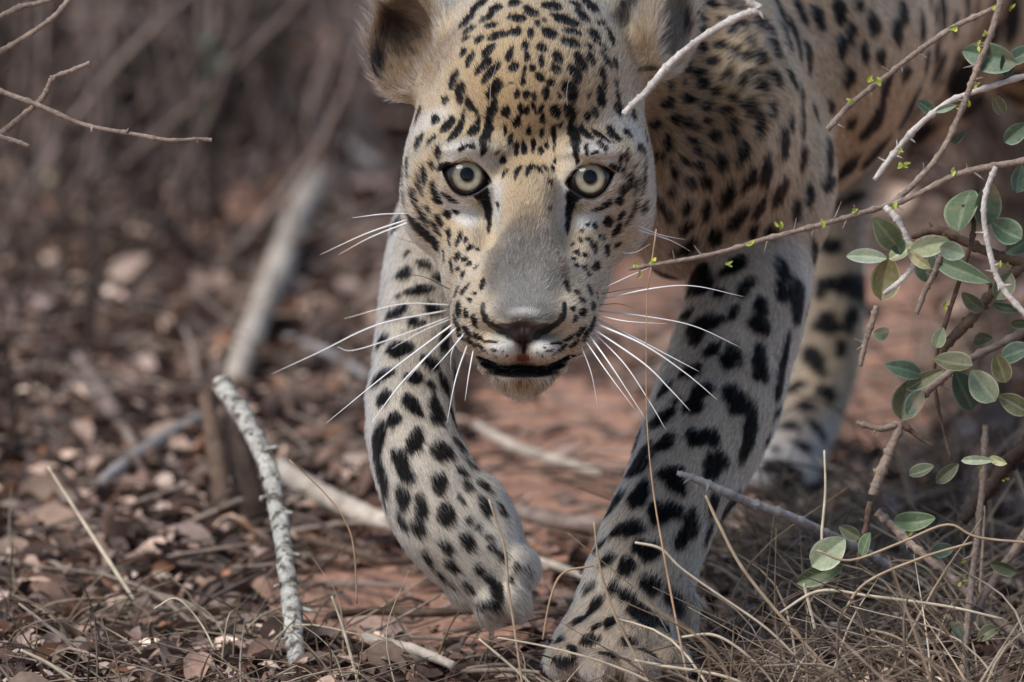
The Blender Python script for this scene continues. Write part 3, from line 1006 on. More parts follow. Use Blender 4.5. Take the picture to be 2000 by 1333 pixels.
def coat(q, nrm):
    """colour, dark-marking mask and bare-skin mask for points of the skin"""
    order = np.argsort(q[:, 0])
    P = q[order]
    Nn = nrm[order]
    xs = P[:, 0]
    n = len(P)
    C = np.empty((n, 3))
    vlow = Q(0, 560)[1]
    hm = head_mask(P)
    # body ground colour: tan above, pale below and on the legs
    t = sstep(vlow - 0.03, vlow + 0.12, P[:, 1])
    t = np.maximum(t, 0.55 * sstep(0.3, 0.7, P[:, 2]) * sstep(-0.12, 0.0, P[:, 1]))
    C[:] = np.array((0.57, 0.475, 0.37))
    C += t[:, None] * (np.array((0.48, 0.335, 0.20)) - C)
    leg = P[:, 0] < -0.0 
    rl = (P[:, 0] < 0.02) & (P[:, 1] < Q(0, 430)[1])
    C[rl] += 0.6 * (np.array((0.76, 0.69, 0.59)) - C[rl])
    foot = sstep(-0.04, -0.10, P[:, 1]) * sstep(0.55, 0.65, P[:, 2])
    C += foot[:, None] * (np.array((0.85, 0.86, 0.87)) - C)
    C += hm[:, None] * (np.array((0.64, 0.51, 0.355)) - C)
    C *= (0.80 + 0.22 * value_noise(P, 60, 3) + 0.18 * value_noise(P, 22, 4))[:, None]
    # dust on the feet
    zg = OZ + P[:, 1] * CP - P[:, 2] * SP
    dust = 0.5 * sstep(0.07, 0.01, zg + 0.02 * (value_noise(P, 90, 8) - 0.5))
    C += dust[:, None] * (np.array((0.27, 0.185, 0.135)) - C)

    def each(L, reach):
        c, u, v, nn = L
        r = max(np.linalg.norm(u), np.linalg.norm(v)) * reach
        a, b = np.searchsorted(xs, c[0] - r), np.searchsorted(xs, c[0] + r)
        if b <= a:
            return None
        d = P[a:b] - c
        near = np.nonzero((np.abs(d[:, 1]) < r) & (np.abs(d[:, 2]) < r))[0]
        if not len(near):
            return None
        d = d[near]
        dn = d @ nn
        lim = 0.8 * max(np.linalg.norm(u), np.linalg.norm(v)) + 0.004
        ok = (np.abs(dn) < lim) & ((Nn[a:b][near] @ nn) > 0.0)
        la, lb = d @ u / (u @ u), d @ v / (v @ v)
        return a + near[ok], la[ok], lb[ok]

    for L, (col, stg, soft) in PAINT3:
        e = each(L, 1.1)
        if e is None:
            continue
        i, la, lb = e
        m = sstep(1.0, 1.0 - soft, np.sqrt(la ** 2 + lb ** 2)) * stg
        C[i] += m[:, None] * (np.array(col) - C[i])
    D = np.zeros(n)
    r_ = np.random.default_rng(5)
    for L in SPOTS:
        ph = r_.uniform(0, 6.28, 3)
        am = r_.uniform(0.03, 0.14, 3)
        e = each(L, 1.6)
        if e is None:
            continue
        i, la, lb = e
        th = np.arctan2(lb, la)
        rr = np.sqrt(la ** 2 + lb ** 2)
        edge = (1.05 if L[0][2] < 0.09 and L[0][1] > -0.04 else 1.18 if L[0][2] > 0.35 else 1.02) + am[0] * np.cos(2 * th + ph[0]) + am[1] * np.cos(3 * th + ph[1]) + 0.7 * am[2] * np.cos(5 * th + ph[2])
        D[i] = np.maximum(D[i], sstep(edge + 0.10, edge - 0.16, rr))
    dark = np.array((0.007, 0.006, 0.006))
    C += D[:, None] * (dark - C)
    B = np.zeros(n)
    for L, (col,) in SKIN3:
        c, u, v, nn = L
        r = np.hypot(u[0], u[1]) + np.hypot(v[0], v[1])
        i0, i1 = np.searchsorted(xs, c[0] - r), np.searchsorted(xs, c[0] + r)
        d = P[i0:i1] - c
        la = (d[:, 0] * u[0] + d[:, 1] * u[1]) / (u[0] ** 2 + u[1] ** 2)
        lb = (d[:, 0] * v[0] + d[:, 1] * v[1]) / (v[0] ** 2 + v[1] ** 2)
        m = sstep(1.10, 0.84, np.sqrt(la ** 2 + lb ** 2)) * (np.abs(d[:, 2]) < 0.03)
        C[i0:i1] += m[:, None] * (np.array(col) - C[i0:i1])
        B[i0:i1] = np.maximum(B[i0:i1], m)
    for k_, c in enumerate(EYES):
        dx, dv = (P[:, 0] - c[0]), (P[:, 1] - c[1])
        al = math.radians(13 * (-1 if k_ == 0 else 1))
        lx, lv = dx * math.cos(al) + dv * math.sin(al), -dx * math.sin(al) + dv * math.cos(al)
        arch = np.maximum(1 - (lx / px(52)) ** 2, 0.0)
        r = np.maximum(lv / (px(31) * arch + 1e-5), -lv / (px(43) * arch + 1e-5))
        r = np.where(np.abs(lx) > px(52), 9.0, r)
        m = sstep(1.06, 0.92, r) * (P[:, 2] < 0.05)
        C += m[:, None] * (np.array((0.014, 0.013, 0.014)) - C)
        B = np.maximum(B, m)
    out = np.empty_like(C); out[order] = C
    dm = np.empty(n); dm[order] = D
    bm = np.empty(n); bm[order] = B
    return np.clip(out, 0.004, 0.93), dm, bm


# ---- skin mesh
LEO = empty('leopard', tuple(on_ground(1230, 1345)))
tag(LEO, 'spotted leopard prowling towards the camera with one forepaw lifted', 'leopard')
bpy.context.view_layer.update()
LINV = LEO.matrix_world.inverted()


def local(P):
    return np.asarray(P) - np.array(LEO.location)


N = NT('leopard_skin')
ca_ = N.n('ShaderNodeAttribute', attribute_name='col').outputs['Color']
ga_ = N.n('ShaderNodeAttribute', attribute_name='bare').outputs['Fac']
rr_ = N.ramp(ga_, [(0.0, (0.9,) * 3), (1.0, (0.38,) * 3)])
N.finish(ca_, 0.8, 0.3)
N.l(rr_, N.bsdf.inputs['Roughness'])
N.bump(N.noise(N.coords(), 900.0, 3.0), 0.35, 0.0006)
SKIN_MAT = N.m
SN = grad(FLD, SV)
SC, SD, SB = coat(SV, SN)
skin = mesh_obj('body', local(to_world(SV)), SQ, SKIN_MAT, LEO)
set_col(skin.data, SC * (0.6 + 0.4 * SB)[:, None])
ba_ = skin.data.attributes.new('bare', 'FLOAT', 'POINT')
ba_.data.foreach_set('value', SB.astype(np.float32))

# ------------------------------------------------------------------ leopard: fur strands
def flow_at(q, hm):
    """lie of the coat"""
    W = np.zeros(len(q))
    Fv = np.zeros_like(q)
    for a, ra, b, rb in LIMB:
        ba = b - a
        t = np.clip(((q - a) @ ba) / (ba @ ba), 0, 1)
        d = np.linalg.norm(q - a - t[:, None] * ba, axis=1) - (ra + t * (rb - ra))
        w = np.exp(-np.clip(d, -0.01, 0.3) / 0.012)
        Fv += w[:, None] * ba / np.linalg.norm(ba)
        W += w
    Fv /= W[:, None] + 1e-9
    Fv += np.array([0.10, -0.45, 0.0]) * sstep(0.18, 0.3, q[:, 2])[:, None]
    up_ = sstep(0.16, 0.26, q[:, 2]) * sstep(Q(0, 600)[1], Q(0, 480)[1], q[:, 1])
    Fv += up_[:, None] * (np.array([0.30, -0.80, 0.50]) - Fv)
    nose = Q(1023, 632, -0.085)
    r = q - nose
    r /= np.linalg.norm(r, axis=1)[:, None]
    # below the mouth the hair hangs
    r = r + np.array([0, -0.9, 0.0]) * sstep(Q(0, 700)[1], Q(0, 740)[1], q[:, 1])[:, None]
    return Fv * (1 - hm[:, None]) + r * hm[:, None]


def make_fur():
    T = np.vstack([SQ[:, [0, 1, 2]], SQ[:, [0, 2, 3]]])
    A, B, C = SV[T[:, 0]], SV[T[:, 1]], SV[T[:, 2]]
    area = 0.5 * np.linalg.norm(np.cross(B - A, C - A), axis=1)
    mid = (A + B + C) / 3
    hm = head_mask(mid)
    frontal = sstep(0.45, -0.1, SN[T[:, 0]][:, 2])
    dens = hm * 0.75e6 + (1 - hm) * (0.50e6 * sstep(0.75, 0.45, mid[:, 2]) + 0.12e6)
    dens *= 0.35 + 0.65 * frontal
    dens *= (mid[:, 1] < 0.30) * 0.85 + 0.15
    w = area * dens
    n = int(w.sum())
    r = np.random.default_rng(21)
    ti = np.searchsorted(np.cumsum(w), r.random(n) * w.sum()).clip(0, len(w) - 1)
    u, v = r.random(n), r.random(n)
    fl = u + v > 1
    u[fl], v[fl] = 1 - u[fl], 1 - v[fl]
    q = A[ti] + u[:, None] * (B - A)[ti] + v[:, None] * (C - A)[ti]
    nn = grad(FLD, q)
    hm = head_mask(q)
    f = flow_at(q, hm)
    f = f - nn * (f * nn).sum(1)[:, None]
    f /= np.linalg.norm(f, axis=1)[:, None] + 1e-9
    col, dark, bare = coat(q + f * (0.0028 * (1 - hm) + 0.0016 * hm)[:, None] + r.normal(0, 1, (n, 3)) * (0.0007 * (1 - hm) + 0.0003 * hm)[:, None], nn)
    keep = bare < r.random(n) * 0.6 + 0.05
    # no hair inside the eye opening
    for c in EYES:
        keep &= np.linalg.norm((q - c), axis=1) > EYE_R + 0.0015
    q, nn, col, dark, hm, f = q[keep], nn[keep], col[keep], dark[keep], hm[keep], f[keep]
    n = len(q)
    side = np.cross(nn, f)
    # length
    L = (0.0095 - 0.0025 * sstep(0.17, 0.28, q[:, 2])) * (1 - hm) + 0.0053 * hm
    bridge = np.exp(-(((q[:, 0] - Q(1028, 500)[0]) / px(85)) ** 2 + ((q[:, 1] - Q(0, 500)[1]) / px(150)) ** 2)) * hm
    L *= 1 - 0.25 * bridge
    muz = np.exp(-(((q[:, 0] - Q(1024, 640)[0]) / px(160)) ** 2 + ((q[:, 1] - Q(0, 640)[1]) / px(90)) ** 2)) * hm
    L *= 1 - 0.30 * muz
    chin = sstep(Q(0, 738)[1], Q(0, 765)[1], q[:, 1]) * hm
    L *= 1 + 2.2 * chin
    cheek = sstep(px(170), px(235), np.abs(q[:, 0] - Q(1030, 0)[0])) * hm * sstep(Q(0, 240)[1], Q(0, 330)[1], q[:, 1])
    L *= 1 + 0.6 * cheek
    ear = np.zeros(n)
    for c, fr in ((EAR_L, FR_L), (EAR_R, FR_R)):
        d = q - c
        e = sstep(0.046, 0.034, np.linalg.norm(d, axis=1))
        inside = e * sstep(-0.2, 0.4, nn @ fr[2])
        L *= 1 + 1.8 * inside
        L *= 1 - 0.5 * e * (1 - sstep(-0.2, 0.4, nn @ fr[2]))
        ear = np.maximum(ear, inside)
    L *= r.uniform(0.7, 1.25, n)
    lift = 0.24 + 0.20 * r.random(n) + 0.30 * chin + 0.25 * ear + 0.10 * bridge
    jit = r.normal(0, 0.08, n)
    clump = (value_noise(q, 320, 9) - 0.5) * (0.35 + 0.25 * hm + 0.3 * bridge)
    jit = jit + clump
    s = np.array([0.0, 0.33, 0.68, 1.0])
    P = np.empty((n, 4, 3))
    for k, t in enumerate(s):
        P[:, k] = q - nn * 0.0001 + (L * t)[:, None] * (f + side * (jit * t)[:, None] + nn * (lift * (1 - 0.40 * t))[:, None])
    rad = (0.00019 * hm + 0.00024 * (1 - hm) + 0.00012 * (q[:, 2] > 0.5)) * r.uniform(0.8, 1.2, n)
    R = rad[:, None] * np.array([1.0, 0.9, 0.6, 0.15])
    bright = (r.normal(1.0, 0.30, n) * (0.56 + 0.55 * value_noise(q, 480, 17) + 0.33 * value_noise(q, 200, 18))).clip(0.35, 1.7)
    bright *= 1 + bridge * (1.3 * (value_noise(q * np.array([1.0, 0.45, 0.45]), 520, 33) - 0.5) + 0.5 * (value_noise(q, 130, 34) - 0.5))
    col = np.clip(col * bright[:, None], 0.003, 0.92)
    cu = bpy.data.hair_curves.new('fur')
    cu.add_curves([4] * n)
    W = local(to_world(P.reshape(-1, 3))).astype(np.float32)
    cu.attributes['position'].data.foreach_set('vector', W.ravel())
    ra = cu.attributes.get('radius') or cu.attributes.new('radius', 'FLOAT', 'POINT')
    ra.data.foreach_set('value', R.astype(np.float32).ravel())
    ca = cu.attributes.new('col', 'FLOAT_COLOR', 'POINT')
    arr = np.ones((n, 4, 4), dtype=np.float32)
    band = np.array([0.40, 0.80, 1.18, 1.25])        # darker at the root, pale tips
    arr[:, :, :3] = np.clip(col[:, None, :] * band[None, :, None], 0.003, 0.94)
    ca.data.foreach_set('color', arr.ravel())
    M = bpy.data.materials.new('leopard_fur')
    M.use_nodes = True
    t = M.node_tree
    t.nodes.clear()
    out = t.nodes.new('ShaderNodeOutputMaterial')
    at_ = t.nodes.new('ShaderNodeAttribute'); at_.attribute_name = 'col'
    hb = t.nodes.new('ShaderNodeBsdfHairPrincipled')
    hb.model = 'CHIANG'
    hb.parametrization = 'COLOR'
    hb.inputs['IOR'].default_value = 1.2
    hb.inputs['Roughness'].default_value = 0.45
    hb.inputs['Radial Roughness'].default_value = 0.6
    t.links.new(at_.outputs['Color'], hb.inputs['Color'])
    t.links.new(hb.outputs[0], out.inputs[0])
    cu.materials.append(M)
    ob = bpy.data.objects.new('fur', cu)
    ob['kind'] = 'stuff'
    link(ob, LEO)
    print('hairs', n)
    return ob


make_fur()

# ------------------------------------------------------------------ leopard: eyes and whiskers
def disc_geo(c, g, r, rings, seg, cup=0.0):
    """disc of radius r round c facing g (cup > 0 sinks the middle)"""
    R = frame(g)
    V, F = [c - R[2] * cup], []
    for i in range(1, rings + 1):
        rr = r * i / rings
        for j in range(seg):
            t = 2 * math.pi * j / seg
            V.append(c + rr * (math.cos(t) * R[0] + math.sin(t) * R[1]) - R[2] * cup * (1 - (i / rings) ** 2))
    for j in range(seg):
        F.append((0, 1 + j, 1 + (j + 1) % seg))
    for i in range(rings - 1):
        a, b = 1 + i * seg, 1 + (i + 1) * seg
        for j in range(seg):
            k = (j + 1) % seg
            F.append((a + j, b + j, b + k, a + k))
    return np.array(V), F


def ball_geo(c, r, axis, n=24, seg=40, t0=0.0, t1=math.pi, rfun=None):
    R = frame(axis)
    V, F = [], []
    for i in range(n + 1):
        t = t0 + (t1 - t0) * i / n
        ra = r if rfun is None else rfun(t)
        for j in range(seg):
            p = 2 * math.pi * j / seg
            V.append(c + ra * (math.cos(t) * R[2] + math.sin(t) * (math.cos(p) * R[0] + math.sin(p) * R[1])))
    for i in range(n):
        for j in range(seg):
            k = (j + 1) % seg
            F.append((i * seg + j, (i + 1) * seg + j, (i + 1) * seg + k, i * seg + k))
    return np.array(V), F


EYE_DARK = NT('eye_dark').finish((0.012, 0.009, 0.008), 0.15, 0.5)
PUPIL = NT('pupil').finish((0.003, 0.003, 0.004), 0.5, 0.0)
N = NT('iris')
N.finish(N.n('ShaderNodeAttribute', attribute_name='col').outputs['Color'], 0.6, 0.0)
IRIS = N.m
N = NT('cornea')
N.t.nodes.remove(N.bsdf)
gl = N.n('ShaderNodeBsdfGlossy'); gl.inputs['Roughness'].default_value = 0.02
tr = N.n('ShaderNodeBsdfTransparent')
fr = N.n('ShaderNodeFresnel'); fr.inputs['IOR'].default_value = 1.37
mx = N.n('ShaderNodeMixShader')
N.l(fr.outputs[0], mx.inputs[0]); N.l(tr.outputs[0], mx.inputs[1]); N.l(gl.outputs[0], mx.inputs[2]); N.l(mx.outputs[0], N.out.inputs[0])
CORNEA = N.m
ri = np.random.default_rng(3)
for sgn, c in zip((-1, 1), EYES):
    g = np.array([0.0, 0.035, -1.0]); g /= np.linalg.norm(g)
    V, F = ball_geo(c, EYE_R, g)
    keepang = math.asin(0.0101 / EYE_R)
    V, F = ball_geo(c, EYE_R, g, t0=keepang)
    eye = mesh_obj('eye', local(to_world(V)), F, EYE_DARK, LEO)
    ci = c + g * (EYE_R * math.cos(keepang) - 0.0004)
    V, F = disc_geo(ci, g, 0.0102, 16, 72, 0.0008)
    iris = mesh_obj('iris', local(to_world(V)), F, IRIS, eye)
    rad = np.linalg.norm(V - ci, axis=1) / 0.0102
    ang = np.arctan2(*(frame(g)[:2] @ (V - ci).T))
    stops = [0, .38, .5, .68, .86, .94, 1.0]
    cols = np.array([(.10, .075, .05), (.17, .135, .09), (.25, .235, .17), (.30, .285, .21), (.21, .175, .12), (.06, .045, .03), (.02, .015, .012)])
    cc = np.stack([np.interp(rad, stops, cols[:, k]) for k in range(3)], -1)
    st = 1 + 0.10 * np.sin(ang * 23 + ri.uniform(0, 6)) * np.sin(ang * 57 + 1.0) + 0.05 * ri.standard_normal(len(rad))
    set_col(iris.data, np.clip(cc * st[:, None], 0, 1))
    V, F = disc_geo(ci + g * 0.0003 + np.array([0, px(3), 0]), g, 0.0045, 3, 40)
    mesh_obj('pupil', local(to_world(V)), F, PUPIL, eye)
    bulge = lambda t: EYE_R + 0.0004
    V, F = ball_geo(c, EYE_R, g, n=14, t0=0.001, t1=keepang, rfun=bulge)
    mesh_obj('cornea', local(to_world(V)), F, CORNEA, eye)

WHISKER = NT('whisker').finish((0.86, 0.86, 0.85), 0.35, 0.5)
WHISKER_DARK = NT('whisker_dark').finish((0.05, 0.045, 0.04), 0.4, 0.4)
# survey points along each whisker, thickness in tenths of a millimetre, depth of tip relative to root
WH = [
 ([(880, 596), (782, 595), (672, 623)], 6, 0.01), ([(872, 607), (737, 635), (620, 690), (530, 731)], 6.5, 0.02), ([(877, 620), (760, 664), (688, 685), (659, 678)], 5, 0.01),
 ([(879, 624), (818, 651), (764, 682)], 5, 0.0), ([(884, 634), (760, 727), (638, 826)], 7, -0.01), ([(888, 644), (791, 741), (722, 831)], 8, -0.015), ([(893, 640), (840, 690), (790, 748)], 6, -0.01),
 ([(908, 651), (875, 690), (845, 723)], 6, -0.01), ([(913, 673), (890, 741), (872, 831)], 6, -0.01), ([(925, 682), (916, 730), (908, 784)], 5, -0.01), ([(900, 655), (882, 690), (880, 725)], 3, 0.0),
 ([(799, 418), (745, 419), (688, 426)], 5.5, 0.01), ([(801, 428), (715, 457), (625, 498)], 6.5, 0.03), ([(800, 434), (724, 464), (661, 498)], 6, 0.03), ([(806, 474), (778, 464), (767, 451)], 3.5, 0.0),
 ([(1172, 586), (1274, 564), (1354, 559), (1453, 580)], 6, 0.0), ([(1170, 608), (1257, 618), (1354, 637), (1449, 680)], 6.5, 0.0), ([(1166, 616), (1224, 628), (1304, 633)], 5, 0.0),
 ([(1166, 624), (1241, 661), (1310, 697), (1365, 726)], 7, -0.005), ([(1160, 631), (1257, 674), (1340, 730), (1403, 783)], 7, -0.005), ([(1156, 641), (1257, 710), (1310, 762), (1348, 803)], 6.5, -0.01),
 ([(1150, 654), (1195, 717), (1261, 819)], 6.5, -0.015), ([(1142, 664), (1190, 733), (1240, 800)], 5, -0.015), ([(1160, 650), (1221, 713), (1271, 789), (1300, 839)], 5.5, -0.01), ([(1135, 676), (1155, 730), (1167, 793)], 3, -0.005),
 ([(1170, 568), (1224, 542), (1271, 522)], 4, 0.0), ([(1243, 440), (1290, 459), (1340, 469)], 4, 0.02), ([(1241, 448), (1307, 469), (1350, 492)], 4, 0.02), ([(1203, 492), (1238, 494), (1271, 476)], 3.5, 0.0),
 ([(957, 214), (959, 165), (972, 119)], 2.2, -0.02), ([(1108, 210), (1107, 180), (1112, 150)], 2.2, -0.02), ([(1216, 305), (1192, 275), (1166, 252)], 3.5, -0.015), ([(935, 250), (905, 222), (880, 205)], 2.5, -0.02),
]
WHD = [([(881, 567), (827, 541), (778, 537)], 3, 0.0), ([(1170, 596), (1210, 594), (1246, 606)], 2.5, 0.0), ([(1172, 575), (1225, 565), (1270, 560)], 2.5, 0.0)]
for rows, mat in ((WH, WHISKER), (WHD, WHISKER_DARK)):
    for pts, th, dw in rows:
        h = hit(*pts[0])
        w0 = h[2] if h is not None else 0.03
        w0 = min(w0, 0.09)
        m = len(pts)
        path = [Q(x, y, w0 + 0.001 + (dw + 0.0) * i / (m - 1) - 0.010 * math.sin(math.pi * 0.5 * min(1, i)) ) for i, (x, y) in enumerate(pts)]
        path[0] = Q(pts[0][0], pts[0][1], w0 + 0.002)
        path = spline(path, 22)
        t = np.linspace(0, 1, 22)
        V, F = tube_geo(path, th * 1e-4 * (1 - 0.85 * t ** 1.6), 6)
        mesh_obj('whisker', local(to_world(V)), F, mat, LEO)

# ------------------------------------------------------------------ wood: logs, sticks, stems
def bark(name, a, b, rough_scale=120.0, lichen=None, bump=0.8):
    N = NT(name)
    co = N.coords()
    f = N.noise(co, rough_scale, 6, 0.7, 0.6)
    g = N.noise(co, rough_scale * 0.22, 3)
    c = N.ramp(f, [(0.3, a), (0.68, b)])
    c = N.mix(1.0, c, N.ramp(g, [(0.3, (0.7, 0.7, 0.7)), (0.7, (1.2, 1.2, 1.2))]), 'MULTIPLY')
    if lichen:
        m = N.ramp(N.noise(co, rough_scale * 0.8, 4), [(0.5, (0, 0, 0)), (0.6, (1, 1, 1))])
        c = N.mix(m, c, lichen)
    N.finish(c, 0.9, 0.15)
    N.bump(f, bump, 0.002)
    return N.m


B_PALE = bark('bark_pale', (0.30, 0.25, 0.205), (0.60, 0.53, 0.45), 90)
B_LICHEN = bark('bark_lichen', (0.26, 0.245, 0.215), (0.62, 0.61, 0.56), 160, (0.12, 0.105, 0.085), 1.0)
B_GREY = bark('bark_grey', (0.20, 0.18, 0.17), (0.42, 0.40, 0.40), 150)
B_BROWN = bark('bark_brown', (0.075, 0.048, 0.036), (0.20, 0.14, 0.105), 120)
B_DARK = bark('bark_dark', (0.020, 0.014, 0.011), (0.075, 0.052, 0.042), 100)
B_TWIG = bark('bark_twig', (0.17, 0.125, 0.10), (0.40, 0.32, 0.265), 300)
B_WHITE = bark('bark_white', (0.42, 0.37, 0.33), (0.72, 0.68, 0.63), 300)
B_STEM = bark('bark_stem', (0.14, 0.105, 0.09), (0.32, 0.255, 0.22), 90)


def stick(name, pts, mat, label, cat, knob=0.07, seg=12, per=6, group=None, stubs=(), taper=None):
    """pts: world points with radius"""
    P = spline([(*p[:3], p[3]) for p in pts], (len(pts) - 1) * per + 1)
    V, F = tube_geo(P[:, :3], P[:, 3], seg, knob)
    base = P[np.argmin(P[:, 2]), :3]
    if stubs:
        root = empty(name, tuple(base))
        tag(root, label, cat, group)
        mesh_obj('shaft', V - base, F, mat, root)
        for (a, b, ra, rb) in stubs:
            SVv, SF = tube_geo(spline([a, (np.array(a) + b) / 2, b], 5), np.linspace(ra, rb, 5), 6, 0.05)
            mesh_obj('thorn', SVv - base, SF, mat, root)
        return root
    ob = mesh_obj(name, V, F, mat, None, True, base)
    return tag(ob, label, cat, group)


def lie(pts, r, lift=0.8):
    """survey points on the ground -> world points with radius (survey units)"""
    out = []
    for k, p in enumerate(pts):
        rr = p[2] if len(p) > 2 else r
        g = on_ground(p[0], p[1])
        w = (g[1] * CP - (g[2] - OZ) * SP)
        m = rr * (1 + max(w, 0) / DIST) / SCALE
        z = ground_z(np.array([g[0]]), np.array([g[1]]))[0]
        out.append((g[0], g[1], max(z, -0.004) + m * lift + 0.015 + (p[3] if len(p) > 3 else 0.0), m))
    return out


def hang(pts, r=None):
    """survey points with depth: (px, py, w, radius)"""
    return [(*at(p[0], p[1], p[2]), p[3] * (1 + p[2] / DIST) / SCALE) for p in pts]


stick('fallen_log', lie([(462, 800, 22), (480, 745, 29), (512, 670, 26), (540, 600, 30), (572, 500, 25), (602, 440, 28), (628, 385, 19)], 30, 1.1), B_PALE, 'pale weathered log lying on the litter, pointing away behind the lichen stick', 'log', 0.06, 14)
stick('lichen_stick', hang([(432, 742, 0.36, 17), (440, 765, 0.355, 19), (480, 822, 0.32, 19), (521, 905, 0.27, 19), (544, 1005, 0.23, 18), (560, 1115, 0.18, 18), (574, 1230, 0.14, 18), (582, 1335, 0.10, 17)]), B_LICHEN,
      'upright pale stick covered in lichen and thorns, standing in the soil', 'stick', 0.11, 14, 9,
      stubs=[(at(560, 1185, 0.16), at(622, 1196, 0.15), 0.0030, 0.0006), (at(543, 1000, 0.23), at(572, 1002, 0.22), 0.0028, 0.0008), (at(512, 975, 0.25), at(528, 966, 0.24), 0.0026, 0.001), (at(556, 1140, 0.17), at(536, 1146, 0.16), 0.0026, 0.001),
             (at(512, 880, 0.27), at(545, 872, 0.27), 0.0022, 0.0008), (at(520, 930, 0.26), at(508, 935, 0.25), 0.0022, 0.001), (at(566, 1080, 0.18), at(588, 1085, 0.17), 0.002, 0.0006), (at(575, 1240, 0.13), at(548, 1250, 0.13), 0.002, 0.0006)])
stick('curved_log', lie([(548, 985, 22), (600, 1022, 23), (660, 1052, 22), (740, 1072, 20), (830, 1086, 18), (870, 1090, 16)], 20, 1.3), B_PALE, 'pale curved branch lying behind the raised forepaw', 'branch', 0.06)
stick('grey_stick', lie([(203, 992, 12), (260, 955, 15), (330, 905, 14), (412, 862, 13)], 14, 1.2), B_GREY, 'short blue-grey stick lying on the litter left of the stump', 'stick', 0.06)
stick('dark_root', lie([(590, 1092, 8), (680, 1112, 9), (760, 1136, 9), (862, 1122, 8)], 9), B_BROWN, 'dark thin root curving below the pale branch', 'root')
stick('blurred_branch', lie([(930, 880, 9), (1010, 915, 11), (1090, 940, 11), (1175, 962, 9)], 10), B_PALE, 'thin pale branch lying on red soil between the forelegs', 'branch')
stick('dark_log', lie([(1010, 1052, 16), (1090, 1066, 17), (1180, 1078, 16)], 16, 1.0), B_STEM, 'dark short log just right of the raised paw', 'log')
stick('pale_twig', lie([(1045, 1128, 6), (1100, 1148, 8), (1160, 1172, 7)], 7), B_PALE, 'pale twig lying between raised paw and planted paw', 'twig')
stick('soil_stick', lie([(640, 1242, 7), (730, 1234, 9), (830, 1238, 9), (930, 1232, 8)], 8, 1.0), B_BROWN, 'straight dark stick on bare soil below the raised paw', 'stick')
stick('broken_stick', lie([(712, 1284, 12), (770, 1298, 12), (815, 1308, 11), (885, 1336, 9)], 11, 0.4), B_PALE, 'short whitish broken stick at the bottom edge below the raised paw', 'stick', 0.09)
stick('bent_twig', lie([(395, 1215, 6), (450, 1165, 7), (520, 1130, 7), (612, 1095, 6)], 7), B_BROWN, 'dark bent twig on the soil behind the lichen stick', 'twig')
stick('leaning_twig', lie([(150, 735, 12), (195, 800, 12), (240, 880, 10), (268, 920, 8)], 10), B_STEM, 'blurred brown branch lying on litter at far left', 'branch')
stick('thin_root', lie([(30, 700, 9), (90, 740, 10), (160, 790, 9), (215, 860, 8)], 10), B_STEM, 'brown branch lying near the left edge above the grey stick', 'branch')
stick('far_branch', lie([(420, 180, 12), (520, 240, 14), (640, 310, 12), (740, 370, 10)], 12, 2.0), B_GREY, 'blurred grey branch lying across the far soil left of the head', 'branch')
stick('litter_branch', lie([(560, 700, 8), (640, 740, 9), (720, 790, 8)], 8, 1.5), B_GREY, 'grey branch on the litter left of the raised leg', 'branch')
stick('far_pole', hang([(600, -40, 2.9, 16), (650, 40, 2.7, 15), (690, 90, 2.6, 12)]), B_GREY, 'blurred grey pole at the top edge left of the ear', 'branch')

# stump of split bark behind the lichen stick
st = empty('bark_stump', tuple(on_ground(455, 1010)))
tag(st, 'dark split bark stump standing behind the lichen stick', 'stump')
sb_ = np.array(st.location)
for pts, rr in (([(402, 775, 0.62), (415, 850, 0.60), (428, 925, 0.58), (440, 1000, 0.57)], 20), ([(470, 830, 0.56), (478, 900, 0.55), (492, 960, 0.54), (510, 1010, 0.54)], 26), ([(435, 800, 0.64), (452, 880, 0.62), (470, 960, 0.60), (480, 1015, 0.58)], 17)):
    P = spline([at(*p) for p in pts], 16)
    V, F = tube_geo(P, np.linspace(rr * 0.8, rr, 16) * 1.07 / SCALE, 10, 0.12)
    mesh_obj('bark_slab', V - sb_, F, B_BROWN if rr != 26 else B_DARK, st)

# bare shrubs in the blurred background, upper left: each with its own stems
rb_ = np.random.default_rng(90)


def shrub(base_px, stems, label, mat, twigs=8, trad=3.0, spread=0.25):
    b = on_ground(*base_px)
    root = empty('bare_shrub', tuple(b))
    tag(root, label, 'shrub', 'bare shrubs behind the leopard')
    for pts in stems:
        P = spline(hang(pts), 18)
        V, F = tube_geo(P[:, :3], P[:, 3], 9, 0.06)
        stem = mesh_obj('stem', V - b, F, mat, root)
        G = Geo()
        for _ in range(twigs):
            k = rb_.integers(4, 17)
            a = P[k, :3]
            d = np.array([rb_.normal(0, 1), rb_.normal(0, 0.6), rb_.uniform(-0.1, 1.2)])
            d *= spread * rb_.uniform(0.4, 1.0) / np.linalg.norm(d)
            Vt, Ft = tube_geo(spline([a, a + d * 0.5 + rb_.normal(0, 0.02, 3), a + d], 6), np.linspace(trad, trad * 0.35, 6) * 1.3 / SCALE, 5)
            G.add(Vt - b, Ft)
        tw = G.build('twigs', mat, stem)
        tw['kind'] = 'stuff'
    return root


